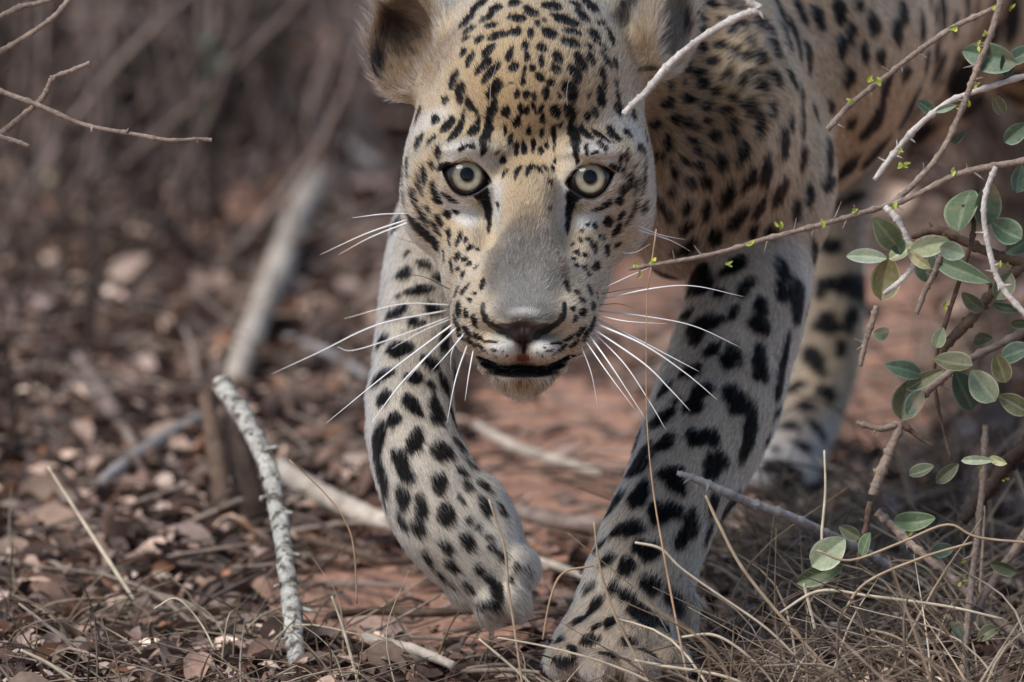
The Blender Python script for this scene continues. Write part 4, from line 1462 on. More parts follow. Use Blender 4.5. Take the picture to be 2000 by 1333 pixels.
shrub((205, 350), [[(206, 360, 2.27, 26), (222, 200, 2.35, 27), (250, 90, 2.42, 28), (292, -40, 2.5, 30)]], 'bare shrub with a thick dark stem leaning right at the top left', B_DARK, 10, 4)
shrub((180, 420), [[(186, 430, 2.08, 16), (192, 300, 2.12, 17), (185, 170, 2.18, 16), (150, -30, 2.3, 15)]], 'bare shrub with one upright brown stem near the left edge', B_STEM, 10)
shrub((300, 300), [[(296, 300, 2.4, 10), (318, 210, 2.44, 11), (345, 110, 2.5, 11), (352, -40, 2.6, 10)], [(300, 290, 2.42, 8), (360, 150, 2.5, 9), (440, 40, 2.56, 10), (520, -40, 2.6, 9)]], 'two-stemmed bare shrub beside the hanging green leaves', B_STEM, 12)
shrub((60, 480), [[(66, 480, 1.95, 10), (50, 330, 2.0, 11), (60, 150, 2.1, 10), (20, -30, 2.2, 10)]], 'thin bare shrub at the left edge behind the sharp twigs', B_DARK, 12)
shrub((120, 620), [[(126, 620, 1.5, 7), (128, 500, 1.53, 8), (112, 380, 1.6, 7), (130, 230, 1.7, 6)], [(180, 600, 1.55, 6), (186, 480, 1.6, 7), (175, 350, 1.68, 6)]], 'low dark two-stemmed shrub in the left middle ground', B_DARK, 14, 2.6, 0.16)
shrub((395, 800), [[(400, 800, 1.1, 6), (388, 740, 1.12, 7), (376, 690, 1.15, 6), (360, 640, 1.18, 4)]], 'short brown stalk rising behind the lichen stick', B_STEM, 4, 2.2, 0.07)
shrub((700, 360), [[(712, 360, 2.3, 13), (704, 250, 2.33, 14), (698, 120, 2.4, 13), (690, -30, 2.5, 12)]], 'blurred upright stem just left of the ear', B_STEM, 3, 3, 0.2)
shrub((30, 900), [[(20, 900, 0.85, 7), (26, 800, 0.88, 7), (10, 660, 0.92, 6)], [(185, 700, 1.3, 8), (180, 600, 1.34, 9), (196, 480, 1.4, 8)]], 'dark stalks standing at the left edge above the litter', B_DARK, 10, 2.6, 0.16)
shrub((1960, 700), [[(1990, 560, 1.7, 30), (1985, 380, 1.75, 34), (1975, 200, 1.8, 36), (1960, -30, 1.9, 36)], [(1890, 600, 1.75, 14), (1905, 400, 1.8, 16), (1930, 240, 1.85, 18), (1990, -20, 1.95, 18)]], 'dark blurred shrub behind the haunch at the right edge', B_DARK, 24, 6, 0.3)

# dark brush that closes the view at the top left, far behind
G = Geo()
r = np.random.default_rng(14)
for _ in range(1100):
    x_ = r.uniform(-150, 520) if r.random() < 0.8 else r.uniform(1780, 2150)
    y_ = r.uniform(-120, 330) * (1.0 if x_ < 330 else 0.45)
    if x_ > 1700:
        y_ = r.uniform(0, 420)
    w_ = r.uniform(2.2, 3.4)
    a = at(x_, y_, w_)
    if a[2] < 0.01:
        continue
    d = np.array([r.normal(0, 1), r.normal(0, 0.6), r.normal(0.4, 0.9)])
    d *= r.uniform(0.08, 0.28) / np.linalg.norm(d)
    V, F = tube_geo(spline([a, a + d * 0.5 + r.normal(0, 0.015, 3), a + d], 6), r.uniform(0.0015, 0.0055) * np.linspace(1, 0.5, 6), 5)
    G.add(V, F, np.array((0.16, 0.122, 0.108)) * r.uniform(0.12, 1.7))
for _ in range(110):
    x_ = r.uniform(200, 900) if r.random() < 0.3 else r.uniform(-120, 480)
    b0 = on_ground(x_, r.uniform(80, 560))
    if b0[1] < 0.9 or b0[1] > 3.3:
        continue
    hgt = r.uniform(0.12, 0.5) * (0.6 if x_ > 480 else 1.0)
    tip = b0 + np.array([r.normal(0.1, 0.6), r.normal(0, 0.4), 1.0]) * hgt
    V, F = tube_geo(spline([b0, (b0 + tip) / 2 + r.normal(0, 0.03, 3), tip], 8), r.uniform(0.0015, 0.005) * np.linspace(1, 0.45, 8), 6)
    G.add(V, F, np.array((0.19, 0.145, 0.125)) * r.uniform(0.2, 1.5))
for _ in range(900):
    x_ = r.uniform(-150, 300) if r.random() < 0.65 else r.uniform(1800, 2150)
    y_ = r.uniform(-120, 200) if x_ < 1000 else r.uniform(-40, 330)
    a = at(x_, y_, r.uniform(2.5, 3.4))
    if a[2] < 0.02:
        continue
    V, F = protos[r.integers(24)]
    V = (V * r.uniform(0.03, 0.07)) @ eul(r, 1.2).T + a
    G.add(V, F, np.array((0.045, 0.038, 0.030)) * r.uniform(0.3, 1.6) if r.random() < 0.85 else np.array((0.05, 0.075, 0.04)))
tag(G.build('brush', LITTER), 'dark tangled dead brush closing off the background', 'brush', kind='stuff')

# ------------------------------------------------------------------ sharp twigs and the leafy thorn shrub
LEAFG = None


def leaf_mat(name, top, under, blotch):
    N = NT(name)
    co = N.coords()
    f = N.noise(co, 70.0, 4)
    g = N.noise(co, 400.0, 3)
    c = N.ramp(f, [(0.35, top), (0.62, under), (0.80, blotch)])
    rim = N.n('ShaderNodeAttribute', attribute_name='rim').outputs['Fac']
    c = N.mix(rim, c, tuple(min(0.6, 0.12 + 1.6 * t) for t in under))
    c = N.mix(1.0, c, N.ramp(g, [(0.3, (0.85,) * 3), (0.7, (1.12,) * 3)]), 'MULTIPLY')
    oi = N.n('ShaderNodeObjectInfo').outputs['Random']
    c = N.mix(1.0, c, N.ramp(oi, [(0.0, (0.62, 0.66, 0.60)), (0.4, (1.0, 1.0, 0.95)), (0.75, (1.25, 1.18, 0.98)), (1.0, (1.5, 1.2, 0.85))]), 'MULTIPLY')
    h_ = N.noise(co, 28.0, 3)
    c = N.mix(N.ramp(h_, [(0.60, (0, 0, 0)), (0.70, (0.75, 0.75, 0.75))]), c, (0.22, 0.145, 0.095))
    N.finish(c, 0.5, 0.4)
    N.bump(g, 0.5, 0.001)
    tr = N.n('ShaderNodeBsdfTranslucent')
    N.l(c, tr.inputs[0])
    mx = N.n('ShaderNodeMixShader'); mx.inputs[0].default_value = 0.2
    N.l(N.bsdf.outputs[0], mx.inputs[1]); N.l(tr.outputs[0], mx.inputs[2]); N.l(mx.outputs[0], N.out.inputs[0])
    return N.m


LM = {'teal': leaf_mat('leaf_teal', (0.075, 0.125, 0.082), (0.115, 0.175, 0.118), (0.19, 0.20, 0.13)),
      'light': leaf_mat('leaf_light', (0.24, 0.315, 0.215), (0.34, 0.40, 0.29), (0.45, 0.38, 0.29)),
      'olive': leaf_mat('leaf_olive', (0.085, 0.105, 0.060), (0.15, 0.155, 0.095), (0.26, 0.19, 0.13)),
      'dark': leaf_mat('leaf_dark', (0.035, 0.055, 0.035), (0.06, 0.085, 0.05), (0.10, 0.10, 0.06)),
      'bud': leaf_mat('leaf_bud', (0.33, 0.42, 0.05), (0.45, 0.52, 0.09), (0.50, 0.45, 0.10))}
rf_ = np.random.default_rng(62)


def green_leaf(px_, py_, w, hl, hw, ang, mat, parent, base, tilt=None, roll=None):
    """obovate leaf centred at a survey position, half length / width in survey units, picture angle"""
    n, m = 10, 10
    s = (1 + w / DIST) / SCALE
    L, Wd = hl * 2 * s, hw * s
    tilt = rf_.normal(0, 0.35) if tilt is None else tilt
    roll = rf_.normal(0, 0.35) if roll is None else roll
    t = np.linspace(0, 1, n + 1)
    prof = np.sin(np.pi * t ** 0.85) ** 0.62
    prof[0], prof[-1] = 0.04, 0.10
    V, F = [], []
    bend, cup = rf_.normal(0, 0.10), rf_.uniform(0.25, 0.55)
    for k in range(n + 1):
        for j in range(m + 1):
            u = -1 + 2 * j / m
            V.append(((t[k] - 0.5) * L, u * prof[k] * Wd, bend * L * math.sin(math.pi * t[k]) + cup * Wd * abs(u) * prof[k]))
    for k in range(n):
        for j in range(m):
            i = k * (m + 1) + j
            F.append((i, i + m + 1, i + m + 2, i + 1))
    V = np.array(V)
    a = math.radians(ang)
    # local frame: x along the picture angle, y across, z to the camera
    R = np.array(Matrix.Rotation(a, 3, 'Z') @ Matrix.Rotation(tilt, 3, 'Y') @ Matrix.Rotation(roll, 3, 'X'))
    V = V @ R.T
    q = Q(px_, py_, w) + np.stack([V[:, 0], V[:, 1], -V[:, 2]], -1)
    ob = mesh_obj('leaf', to_world(q) - base, F, LM[mat], parent)
    u_ = np.abs(np.tile(np.linspace(-1, 1, m + 1), n + 1))
    ra = ob.data.attributes.new('rim', 'FLOAT', 'POINT')
    ra.data.foreach_set('value', np.where(u_ > 0.95, 0.75, np.where(u_ < 0.05, 0.35, 0.0)).astype(np.float32))
    return ob


def spike(px0, py0, px1, py1, w, r0, parent, base, mat, name='thorn'):
    V, F = tube_geo(spline([at(px0, py0, w), at((px0 + px1) / 2, (py0 + py1) / 2, w - 0.001), at(px1, py1, w - 0.002)], 5), np.array([1, 0.8, 0.6, 0.4, 0.15]) * r0 / SCALE, 6)
    return mesh_obj(name, V - base, F, mat, parent)


def twig_part(pts, mat, parent, base, name='branch', knob=0.10, thorns=0, nodes=True, side_len=24):
    """branch along survey points (px, py, w, r) with node swellings and a few thorns"""
    P = spline(hang(pts), (len(pts) - 1) * 10 + 1)
    R = P[:, 3].copy()
    if nodes:
        for k in range(3, len(R) - 1, 7):
            R[k] *= 1.35
    V, F = tube_geo(P[:, :3], R, 8, knob)
    ob = mesh_obj(name, V - base, F, mat, parent)
    S = spline([p[:4] for p in pts], (len(pts) - 1) * 10 + 1)
    for i in range(thorns):
        k = int(rf_.integers(3, len(S) - 3))
        d = S[min(k + 1, len(S) - 1), :2] - S[k - 1, :2]
        d /= np.linalg.norm(d) + 1e-9
        nrm = np.array([-d[1], d[0]]) * (1 if rf_.random() < 0.5 else -1)
        e = (nrm * rf_.uniform(0.7, 1.1) + d * rf_.uniform(-0.8, 0.8)) * side_len * rf_.uniform(0.5, 1.1)
        x, y, w = S[k, 0], S[k, 1], S[k, 2]
        spike(x, y, x + e[0], y + e[1], w, max(1.8, S[k, 3] * 0.55), ob, base, mat)
        if rf_.random() < 0.3:
            for _ in range(2):
                green_leaf(x + e[0] * 0.7 + rf_.normal(0, 4), y + e[1] * 0.7 + rf_.normal(0, 4), w - 0.002, rf_.uniform(5, 8), rf_.uniform(2.2, 3.5), rf_.uniform(0, 180), 'bud', ob, base)
    return ob


# leafless twigs that reach in from the left edge, in focus
tb = empty('bare_twig', tuple(at(-30, 165, 0.02)))
tag(tb, 'thin sharp bare twig reaching in from the left edge, pointing right', 'twig')
twig_part([(-30, 163, 0.02, 6), (0, 178, 0.02, 5.5), (80, 208, 0.015, 5), (165, 244, 0.01, 4.5), (260, 262, 0.005, 4), (330, 274, 0.0, 3.8), (385, 272, 0.0, 3.6), (414, 274, 0.0, 4.2)], B_TWIG, tb, np.array(tb.location), 'shaft')
twig_part([(-70, 1345, 0.03, 16), (-78, 1000, 0.03, 14), (-66, 600, 0.03, 12), (-52, 300, 0.03, 10), (-38, 150, 0.03, 8), (-34, 40, 0.05, 7), (-20, -90, 0.07, 6)], B_BROWN, tb, np.array(tb.location), 'stem')
for a in ((248, 258, 252, 250), (305, 270, 300, 280), (380, 272, 388, 280), (180, 250, 178, 258)):
    spike(*a, 0.005, 4, tb, np.array(tb.location), B_TWIG, 'bud')
tb = empty('bare_twig', tuple(at(-30, 290, 0.03)))
tag(tb, 'bare twig crossing behind the others and rising to a knobbed tip at upper left', 'twig')
twig_part([(-30, 285, 0.04, 6), (0, 262, 0.04, 6), (70, 205, 0.03, 5.5), (90, 180, 0.03, 5.5), (104, 153, 0.025, 5), (140, 138, 0.02, 4.5), (177, 123, 0.02, 4.5)], B_TWIG, tb, np.array(tb.location), 'shaft')
spike(104, 155, 98, 148, 0.02, 7, tb, np.array(tb.location), B_TWIG, 'bud')
tb = empty('bare_twig', tuple(at(-30, 120, 0.05)))
tag(tb, 'bare twig slanting up to the top edge in the upper left corner', 'twig')
twig_part([(-30, 115, 0.06, 6), (20, 90, 0.06, 5.5), (80, 52, 0.05, 5), (118, 20, 0.05, 5), (150, -25, 0.05, 4.5)], B_TWIG, tb, np.array(tb.location), 'shaft', thorns=0)
tb = empty('bare_twig', tuple(at(-30, 50, 0.05)))
tag(tb, 'short pale twig in the very top left corner', 'twig')
twig_part([(-30, 50, 0.08, 6), (40, 14, 0.08, 6), (70, 8, 0.08, 5), (130, -12, 0.08, 4.5)], B_TWIG, tb, np.array(tb.location), 'shaft')
tb = empty('bare_twig', tuple(at(-30, 262, 0.02)))
tag(tb, 'short stub of twig at the left edge below the crossing twigs', 'twig')
twig_part([(-30, 262, 0.0, 5), (0, 268, 0.0, 5), (30, 276, 0.0, 4.5), (57, 286, 0.0, 4)], B_TWIG, tb, np.array(tb.location), 'shaft')

# white twig in front of the ear
tb = empty('white_twig', tuple(at(1455, -30, -0.07)))
tag(tb, 'white smooth twig hanging from the top edge across the ear', 'twig')
bb = np.array(tb.location)
twig_part([(1520, -420, -0.05, 11), (1455, -220, -0.06, 9), (1440, -45, -0.07, 6), (1462, 0, -0.07, 7), (1482, 18, -0.07, 8), (1440, 34, -0.068, 7.5), (1380, 68, -0.066, 7), (1340, 98, -0.064, 7), (1302, 132, -0.062, 7.5), (1262, 180, -0.06, 7), (1236, 204, -0.06, 6.5), (1218, 224, -0.06, 6)], B_WHITE, tb, bb, 'shaft', 0.05)
spike(1478, 14, 1492, 38, -0.07, 7, tb, bb, B_WHITE, 'stub')
spike(1484, 18, 1466, 6, -0.07, 7, tb, bb, B_WHITE, 'stub')

# thorn shrub on the right
W0 = -0.03
sh = empty('thorn_shrub', tuple(on_ground(2080, 1250)))
tag(sh, 'leafy thorn shrub with grey-green leaves reaching in from the right edge', 'shrub')
sbase = np.array(sh.location)
trunk = twig_part([(2100, 1300, 0.03, 20), (2070, 1050, 0.03, 18), (2056, 800, 0.02, 16), (2052, 560, 0.0, 14), (2048, 310, -0.03, 12), (2040, 130, -0.025, 10), (2010, -40, -0.03, 9), (1975, -110, -0.03, 8)], B_BROWN, sh, sbase, 'trunk', thorns=0)
b0 = twig_part([(2056, 860, 0.03, 10), (2020, 1010, 0.05, 9), (1930, 1150, 0.05, 8), (1890, 1220, 0.04, 8)], B_TWIG, sh, sbase)
b1 = twig_part([(1616, 254, -0.02, 5.5), (1660, 205, -0.02, 5.5), (1720, 158, -0.02, 5.5), (1790, 103, -0.02, 5.5), (1860, 55, -0.02, 5.5), (1945, 15, -0.02, 5)], B_TWIG, sh, sbase, thorns=6)
b2 = twig_part([(1965, -30, -0.03, 7), (1935, 68, -0.03, 7), (1915, 118, -0.03, 7), (1898, 162, -0.03, 6.5), (1878, 215, -0.03, 6), (1842, 292, -0.03, 6), (1790, 355, -0.03, 6), (1738, 402, -0.03, 6.5)], B_TWIG, sh, sbase, thorns=8)
b3 = twig_part([(1228, 526, -0.05, 3.5), (1310, 512, -0.05, 4), (1400, 495, -0.048, 4.5), (1500, 466, -0.046, 5), (1600, 440, -0.044, 5), (1690, 414, -0.042, 5.5), (1770, 390, -0.04, 5.5), (1868, 342, -0.04, 6), (1940, 325, -0.04, 6.5), (2040, 308, -0.04, 7)], B_TWIG, sh, sbase, thorns=14, side_len=30)
b4 = twig_part([(1708, 352, -0.02, 5), (1745, 302, -0.02, 6), (1795, 245, -0.02, 6), (1860, 196, -0.02, 5.5), (1940, 168, -0.02, 5.5), (2030, 140, -0.02, 6)], B_WHITE, sh, sbase, thorns=5)
b5 = twig_part([(1945, 326, -0.06, 5), (1926, 375, -0.06, 5.5), (1922, 430, -0.06, 5.5), (1940, 520, -0.06, 6), (1962, 568, -0.06, 6), (2010, 622, -0.06, 6)], B_WHITE, sh, sbase, thorns=5)
b6 = twig_part([(1728, 404, -0.05, 6), (1752, 428, -0.05, 6.5), (1772, 468, -0.05, 6), (1788, 494, -0.05, 5.5)], B_WHITE, sh, sbase)
b6b = twig_part([(1790, 498, -0.05, 5), (1778, 528, -0.05, 5.5), (1758, 550, -0.05, 5.5), (1726, 575, -0.05, 5)], B_WHITE, sh, sbase)
b7 = twig_part([(2030, 490, 0.02, 11), (1985, 530, 0.02, 10), (1935, 575, 0.02, 10), (1895, 625, 0.02, 10), (1845, 678, 0.02, 9), (1842, 700, 0.02, 5)], B_BROWN, sh, sbase, thorns=4, side_len=34)
b8 = twig_part([(2030, 632, 0.02, 9), (1970, 664, 0.02, 8.5), (1890, 704, 0.02, 8), (1840, 740, 0.02, 8), (1800, 776, 0.02, 7)], B_STEM, sh, sbase, thorns=4)
b9 = twig_part([(1712, 598, -0.02, 6), (1700, 640, -0.02, 6.5), (1690, 668, -0.02, 6), (1680, 716, -0.02, 5)], B_TWIG, sh, sbase, thorns=2)
b10 = twig_part([(1838, 498, 0.0, 5), (1822, 540, 0.0, 6), (1806, 570, 0.0, 6), (1790, 614, 0.0, 5)], B_TWIG, sh, sbase, thorns=2)
b11 = twig_part([(1780, 462, 0.02, 6), (1830, 450, 0.02, 9), (1880, 470, 0.02, 9), (1950, 500, 0.02, 10), (2030, 520, 0.02, 11)], B_BROWN, sh, sbase, thorns=4)
b12 = twig_part([(1672, 826, 0.05, 5), (1720, 838, 0.05, 6), (1756, 832, 0.05, 8), (1740, 878, 0.05, 10), (1718, 930, 0.05, 10), (1705, 968, 0.05, 10)], B_TWIG, sh, sbase, thorns=3)
b13 = twig_part([(1760, 826, 0.05, 7), (1800, 858, 0.05, 4), (1822, 872, 0.05, 2.5)], B_BROWN, sh, sbase)
b14 = twig_part([(1712, 1000, 0.06, 9), (1760, 1045, 0.06, 8), (1810, 1090, 0.05, 8), (1860, 1130, 0.05, 7.5), (1930, 1200, 0.05, 8), (2030, 1270, 0.05, 8)], B_TWIG, sh, sbase, thorns=3)
b15 = twig_part([(2030, 850, 0.10, 16), (1970, 905, 0.10, 15), (1925, 965, 0.10, 13), (1880, 1020, 0.10, 10)], B_DARK, sh, sbase, thorns=3)
b16 = twig_part([(1925, 830, 0.04, 6), (1920, 930, 0.04, 7), (1910, 1040, 0.04, 7), (1895, 1160, 0.04, 7), (1880, 1340, 0.03, 7)], B_TWIG, sh, sbase, thorns=4)
b17 = twig_part([(1880, 400, 0.0, 4), (1900, 460, 0.0, 4.5), (1830, 690, 0.02, 4), (1830, 780, 0.03, 3.5), (1858, 900, 0.03, 3)], B_BROWN, sh, sbase, thorns=2)
b18 = twig_part([(1700, 980, 0.06, 7), (1690, 1040, 0.06, 6), (1676, 1100, 0.06, 5)], B_BROWN, sh, sbase)
for row in [(1693, 503, 44, 15, 176, 'light', b6), (1730, 455, 42, 26, 130, 'teal', b6), (1752, 478, 22, 16, 110, 'dark', b6), (1762, 492, 30, 15, 30, 'light', b6), (1815, 481, 42, 21, 14, 'light', b6), (1860, 491, 26, 19, -18, 'light', b6), (1795, 505, 30, 12, 140, 'light', b6),
            (1880, 530, 62, 20, -22, 'teal', b11), (1812, 520, 34, 26, 95, 'dark', b10), (1730, 545, 44, 30, 80, 'olive', b6b), (1884, 412, 56, 36, 72, 'teal', b11), (1928, 398, 48, 28, 85, 'teal', b11), (1966, 450, 34, 27, 150, 'teal', b11), (1992, 478, 34, 18, 30, 'teal', b11),
            (1721, 649, 18, 16, 0, 'light', b9), (1764, 723, 38, 18, 165, 'teal', b8), (1806, 742, 42, 15, 28, 'olive', b8), (1862, 708, 40, 24, 170, 'olive', b8), (1770, 782, 40, 30, 78, 'olive', b8), (1921, 754, 38, 28, 128, 'light', b8), (1882, 764, 42, 32, 115, 'dark', b8), (1786, 788, 30, 18, 60, 'teal', b8),
            (1934, 112, 64, 30, 166, 'teal', b2), (1994, 108, 30, 18, 30, 'teal', b2), (1965, 128, 24, 14, 100, 'dark', b2), (1808, 209, 20, 13, 145, 'teal', b4), (1848, 212, 22, 7, 18, 'light', b4), (1920, 664, 24, 14, 10, 'olive', b8), (1970, 600, 34, 10, -10, 'dark', b7), (1995, 632, 22, 12, 0, 'dark', b7),
            (1602, 1122, 52, 20, 22, 'teal', b14), (1618, 1080, 42, 30, 40, 'light', b14), (1692, 1064, 26, 18, 70, 'teal', b14), (1785, 1016, 42, 20, 5, 'teal', b14), (1800, 920, 26, 16, 20, 'olive', b16), (1850, 925, 30, 14, 40, 'olive', b16), (1910, 900, 34, 9, 0, 'light', b16), (1950, 900, 28, 9, 160, 'light', b16), (1930, 1240, 26, 14, 30, 'olive', b16), (1960, 560, 34, 22, 60, 'olive', b7), (1900, 590, 28, 16, 140, 'olive', b7), (1985, 690, 36, 22, 20, 'teal', b8), (1955, 720, 30, 20, 110, 'olive', b8), (1835, 660, 22, 14, 70, 'light', b7), (1980, 790, 34, 20, 150, 'olive', b8), (1660, 1040, 24, 14, 150, 'olive', b14), (1840, 1075, 30, 15, 10, 'teal', b14), (1960, 1110, 28, 14, 160, 'olive', b14), (1985, 260, 30, 18, 40, 'teal', b4), (1950, 205, 24, 14, 120, 'olive', b4), (1990, 350, 28, 20, 80, 'teal', b3), (1870, 270, 16, 9, 40, 'olive', b2), (1870, 1230, 20, 12, 120, 'light', b16)]:
    x, y, hl, hw, ang, m, par = row
    wd = {id(b6): -0.06, id(b2): -0.03, id(b4): -0.02}.get(id(par), 0.0)
    green_leaf(x, y, wd + rf_.uniform(-0.012, 0.012), hl, hw, ang, m, par, sbase)
for x, y in ((1240, 523), (1270, 519), (1277, 511), (1424, 517), (1466, 472), (1518, 436), (1606, 436), (1746, 399), (1760, 325), (1770, 320), (1716, 158), (1660, 199), (1700, 154), (1860, 52), (1880, 206), (1888, 203), (1942, 12), (1978, 15)):
    for _ in range(2):
        green_leaf(x + rf_.normal(0, 3), y + rf_.normal(0, 3), -0.05 if x < 1750 and y > 300 else -0.025, rf_.uniform(6, 10), rf_.uniform(2.5, 4.5), rf_.uniform(0, 180), 'bud', b3 if y > 300 else b1, sbase)

# grey twig beside the planted leg
tb = empty('thorn_twig', tuple(at(1700, 1090, 0.12)))
tag(tb, 'grey thorny twig lying in front of the hind paw', 'twig')
bb = np.array(tb.location)
twig_part([(1322, 924, 0.05, 5), (1350, 932, 0.05, 7), (1400, 955, 0.055, 8.5), (1470, 985, 0.07, 9.5), (1530, 1004, 0.08, 9), (1600, 1036, 0.10, 9), (1670, 1068, 0.12, 9), (1740, 1110, 0.14, 8)], B_GREY, tb, bb, 'shaft', thorns=0)
spike(1385, 945, 1378, 965, 0.05, 4, tb, bb, B_GREY)
spike(1460, 980, 1452, 1000, 0.07, 4, tb, bb, B_GREY)
spike(1352, 932, 1334, 945, 0.05, 4, tb, bb, B_GREY)

# hanging green leaves, blurred, upper left
for nm, lab, rows in (('green_sprig', 'pale green blurred sprig hanging before the dark stems', [(412, 128, 34, 30, 100, 'light'), (402, 88, 26, 14, 80, 'teal'), (420, 160, 22, 14, 60, 'light')]),
                      ('green_sprig', 'dark green blurred leaf pair below the pale sprig', [(388, 205, 30, 20, 150, 'teal'), (372, 216, 34, 18, 130, 'light'), (378, 310, 16, 12, 90, 'teal'), (382, 330, 18, 14, 90, 'light')]),
                      ('green_sprig', 'dark green leaf with pale edge near the left edge', [(58, 362, 38, 14, 85, 'dark'), (78, 345, 18, 16, 80, 'light')])):
    e_ = empty(nm, tuple(at(rows[0][0], rows[0][1], 2.0)))
    tag(e_, lab, 'leaves')
    b_ = np.array(e_.location)
    V, F = tube_geo(spline([at(rows[0][0] + 60, -700, 2.1), at(rows[0][0] + 12, -60, 2.05), at(rows[0][0] + 5, rows[0][1] - 60, 2.02), at(rows[-1][0], rows[-1][1] + 14, 2.0)], 12), 0.0022, 6)
    mesh_obj('stalk', V - b_, F, B_STEM, e_)
    for x, y, hl, hw, ang, m in rows:
        green_leaf(x, y, 2.0 - 0.01, hl, hw, ang, m, e_, b_)

# ------------------------------------------------------------------ dry grass
N = NT('straw')
a_ = N.n('ShaderNodeAttribute', attribute_name='col').outputs['Color']
f = N.noise(N.coords(), 90.0, 3)
N.finish(N.mix(1.0, a_, N.ramp(f, [(0.3, (0.7,) * 3), (0.7, (1.2,) * 3)]), 'MULTIPLY'), 0.6, 0.25)
STRAW = N.m
STRAW_COLS = np.array([(0.42, 0.33, 0.23), (0.34, 0.25, 0.165), (0.50, 0.42, 0.31), (0.26, 0.19, 0.13), (0.30, 0.24, 0.195), (0.17, 0.125, 0.095), (0.12, 0.085, 0.065)])


def blade(path, r0, flat=0.35, seg=4):
    """flattened tapering blade"""
    n = len(path)
    V, F = tube_geo(path, r0 * (1 - 0.8 * np.linspace(0, 1, n) ** 2), seg)
    return V, F


def tangle(name, label, n, region, seed, lmin, lmax, lean=(0.0, 0.0), rr=(0.0005, 0.0012), up=0.7):
    G = Geo()
    r = np.random.default_rng(seed)
    k = 0
    while k < n:
        px_, py_ = r.uniform(*region[0]), r.uniform(*region[1])
        p = on_ground(px_, py_)
        L = r.uniform(lmin, lmax)
        d = np.array([r.normal(lean[0], 0.8), r.normal(lean[1], 0.5), abs(r.normal(up, 0.35)) + 0.05])
        d *= L / np.linalg.norm(d)
        droop = np.array([d[0] * 0.5, d[1] * 0.5, -abs(d[2]) * r.uniform(0.1, 0.9)])
        a = p.copy(); a[2] = -0.003
        pts = [a, a + d * 0.5 + r.normal(0, 0.04, 3) * L, a + d + droop * 0.5 + r.normal(0, 0.05, 3) * L]
        pts = spline(pts, 9)
        pts[:, 2] = np.maximum(pts[:, 2], 0.001 + 0.004 * r.random())
        V, F = blade(pts, r.uniform(*rr))
        G.add(V, F, STRAW_COLS[r.integers(7)] * r.uniform(0.35, 1.15))
        k += 1
    return tag(G.build(name, STRAW), label, 'grass', kind='stuff')


tangle('dry_grass', 'tangled dry straw grass filling the bottom right corner', 820, ((1340, 2080), (1030, 1560)), 5, 0.04, 0.17, (-0.2, 0.0), (0.0004, 0.0012), 0.6)
tangle('dry_grass', 'sparse dry grass along the bottom edge in front of the paws', 150, ((640, 1360), (1270, 1520)), 6, 0.03, 0.10, (-0.1, 0.0), (0.0004, 0.0010), 0.5)
tangle('dry_grass', 'low matted dry grass at the bottom left', 420, ((-40, 640), (1180, 1520)), 8, 0.02, 0.10, (0.2, 0.0), (0.0004, 0.0011), 0.3)
tangle('dry_grass', 'thin dry stalks among the shrub stems at the right edge', 60, ((1700, 2060), (700, 1050)), 9, 0.05, 0.22, (0.0, 0.0), (0.0006, 0.0013), 1.0)

# single straws one can pick out
def straw(pts, label, tint, head=False):
    P = spline(hang(pts), 26)
    P[:, 3] *= 0.65
    base = P[np.argmin(P[:, 2]), :3]
    V, F = tube_geo(P[:, :3], P[:, 3], 6, 0.05)
    ob = mesh_obj('grass_straw', V, F, STRAW, None, True, base)
    set_col(ob.data, np.broadcast_to(np.array(tint, dtype=np.float32), (len(V), 3)))
    return tag(ob, label, 'straw', 'single dry straws')


TANC, PALEC, RUST = (0.40, 0.30, 0.20), (0.55, 0.47, 0.35), (0.40, 0.26, 0.16)
straw([(1282, 448, -0.04, 2.5), (1272, 520, -0.04, 2.8), (1264, 580, -0.04, 1.6), (1262, 700, -0.04, 1.8), (1264, 830, -0.045, 2.0), (1276, 960, -0.05, 2.6), (1296, 1080, -0.06, 3.2), (1322, 1220, -0.07, 3.6), (1350, 1360, -0.08, 3.8)], 'tall rust straw standing upright before the planted foreleg', RUST)
straw([(955, 975, -0.06, 3.5), (985, 1070, -0.06, 4), (993, 1150, -0.06, 4.2), (1005, 1230, -0.06, 4), (1022, 1350, -0.06, 4)], 'tan straw standing in front of the raised paw', TANC)
straw([(1160, 1020, -0.06, 3), (1172, 1110, -0.06, 4), (1200, 1200, -0.06, 4.5), (1240, 1280, -0.06, 4.5), (1275, 1350, -0.06, 4.5)], 'tan straw slanting across the planted paw', TANC)
straw([(94, 912, 0.25, 4), (150, 1000, 0.24, 6), (205, 1085, 0.22, 7), (262, 1172, 0.20, 6)], 'stiff pale straw leaning on the litter at the left', PALEC)
straw([(648, 1165, 0.0, 3.5), (668, 1220, 0.0, 4.5), (685, 1280, 0.0, 5), (704, 1350, 0.0, 5)], 'short pale straw standing right of the lichen stick foot', PALEC)
straw([(565, 898, 0.10, 2), (640, 970, 0.10, 2.2), (680, 1030, 0.10, 2.4), (693, 1090, 0.10, 2.6), (697, 1180, 0.10, 2.6)], 'hair-thin reddish straw bending over the pale curved branch', RUST)
straw([(935, 1248, -0.05, 3), (985, 1290, -0.05, 4.5), (1030, 1330, -0.05, 4.5), (1060, 1360, -0.05, 4)], 'short pale straw left of the planted paw', PALEC)
straw([(972, 1246, -0.08, 2.5), (1060, 1262, -0.08, 3), (1160, 1288, -0.08, 3.5), (1240, 1318, -0.08, 4), (1300, 1350, -0.08, 4)], 'pale straw lying across the toes of the planted paw', PALEC)
straw([(1060, 1250, -0.07, 3), (1075, 1170, -0.07, 3.5), (1100, 1120, -0.07, 3.5), (1160, 1105, -0.07, 3)], 'rust straw hooked over between the two forepaws', RUST)
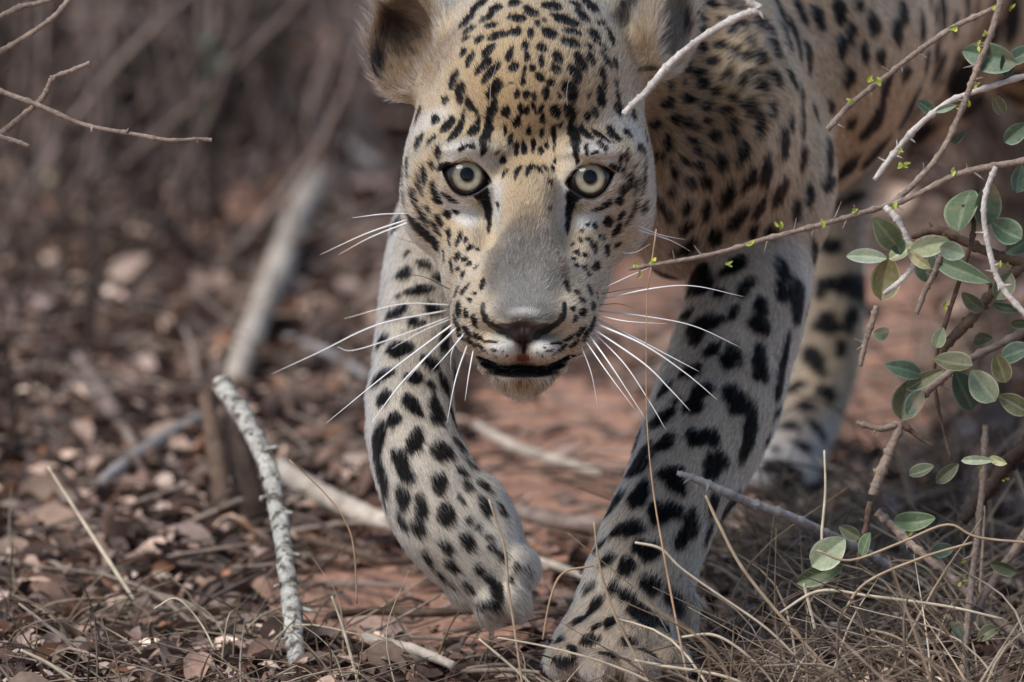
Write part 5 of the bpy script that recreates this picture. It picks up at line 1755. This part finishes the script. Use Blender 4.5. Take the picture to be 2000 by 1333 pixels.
straw([(1378, 968, -0.05, 4), (1402, 1020, -0.05, 5), (1450, 1110, -0.05, 5.5), (1530, 1210, -0.05, 5.5), (1610, 1300, -0.05, 5.5), (1650, 1350, -0.05, 5.5)], 'long tan straw slanting down right of the planted leg', TANC)
straw([(1240, 1060, -0.05, 4), (1290, 1072, -0.05, 4.5), (1330, 1110, -0.05, 4), (1400, 1160, -0.05, 4), (1500, 1230, -0.05, 4), (1580, 1310, -0.05, 4)], 'pale bent straw springing from the planted leg', PALEC)
straw([(1240, 1290, -0.08, 4), (1300, 1302, -0.08, 5), (1400, 1318, -0.08, 5), (1480, 1345, -0.08, 5)], 'whitish straw lying along the bottom edge right of the paw', PALEC)
straw([(1330, 1245, -0.07, 4), (1390, 1240, -0.07, 4.5), (1440, 1265, -0.07, 4.5), (1490, 1310, -0.07, 4), (1520, 1350, -0.07, 4)], 'arched pale straw at the bottom right of the planted paw', PALEC)
straw([(1595, 1075, -0.02, 3.5), (1660, 1095, -0.02, 4), (1760, 1060, -0.02, 4), (1850, 1025, -0.02, 4), (1910, 1050, -0.02, 4), (2030, 1062, -0.02, 4)], 'tan straw arching over the low leaves at the right', TANC)
straw([(1520, 1200, -0.04, 4), (1600, 1155, -0.04, 5), (1700, 1165, -0.04, 5), (1850, 1185, -0.04, 4.5), (1960, 1210, -0.04, 4)], 'pale straw bowed low across the grass tangle', PALEC)
straw([(1610, 880, 0.05, 3), (1612, 960, 0.04, 4), (1605, 1050, 0.03, 4.5), (1612, 1090, 0.02, 4)], 'upright pale stalk standing before the hind paw', PALEC)
straw([(1570, 1140, -0.02, 5), (1580, 1180, -0.02, 5.5), (1592, 1230, -0.02, 5)], 'short whitish stalk under the low teal leaf', PALEC)
straw([(1640, 1210, -0.05, 4), (1690, 1140, -0.05, 4.5), (1800, 1090, -0.05, 4), (1900, 1060, -0.05, 4)], 'tan straw rising to the right above the bowed one', TANC)
straw([(1700, 1230, -0.06, 4), (1760, 1250, -0.06, 4.5), (1830, 1310, -0.06, 4), (1850, 1350, -0.06, 4)], 'dull straw dropping to the bottom edge at far right', TANC)
straw([(300, 1190, 0.05, 2.5), (345, 1170, 0.05, 3), (390, 1215, 0.05, 3), (420, 1270, 0.04, 3)], 'thin bowed straw in the matted grass at lower left', PALEC)
straw([(40, 1270, 0.0, 5), (100, 1300, 0.0, 6), (160, 1345, 0.0, 5)], 'whitish straw lying in the bottom left corner', PALEC)
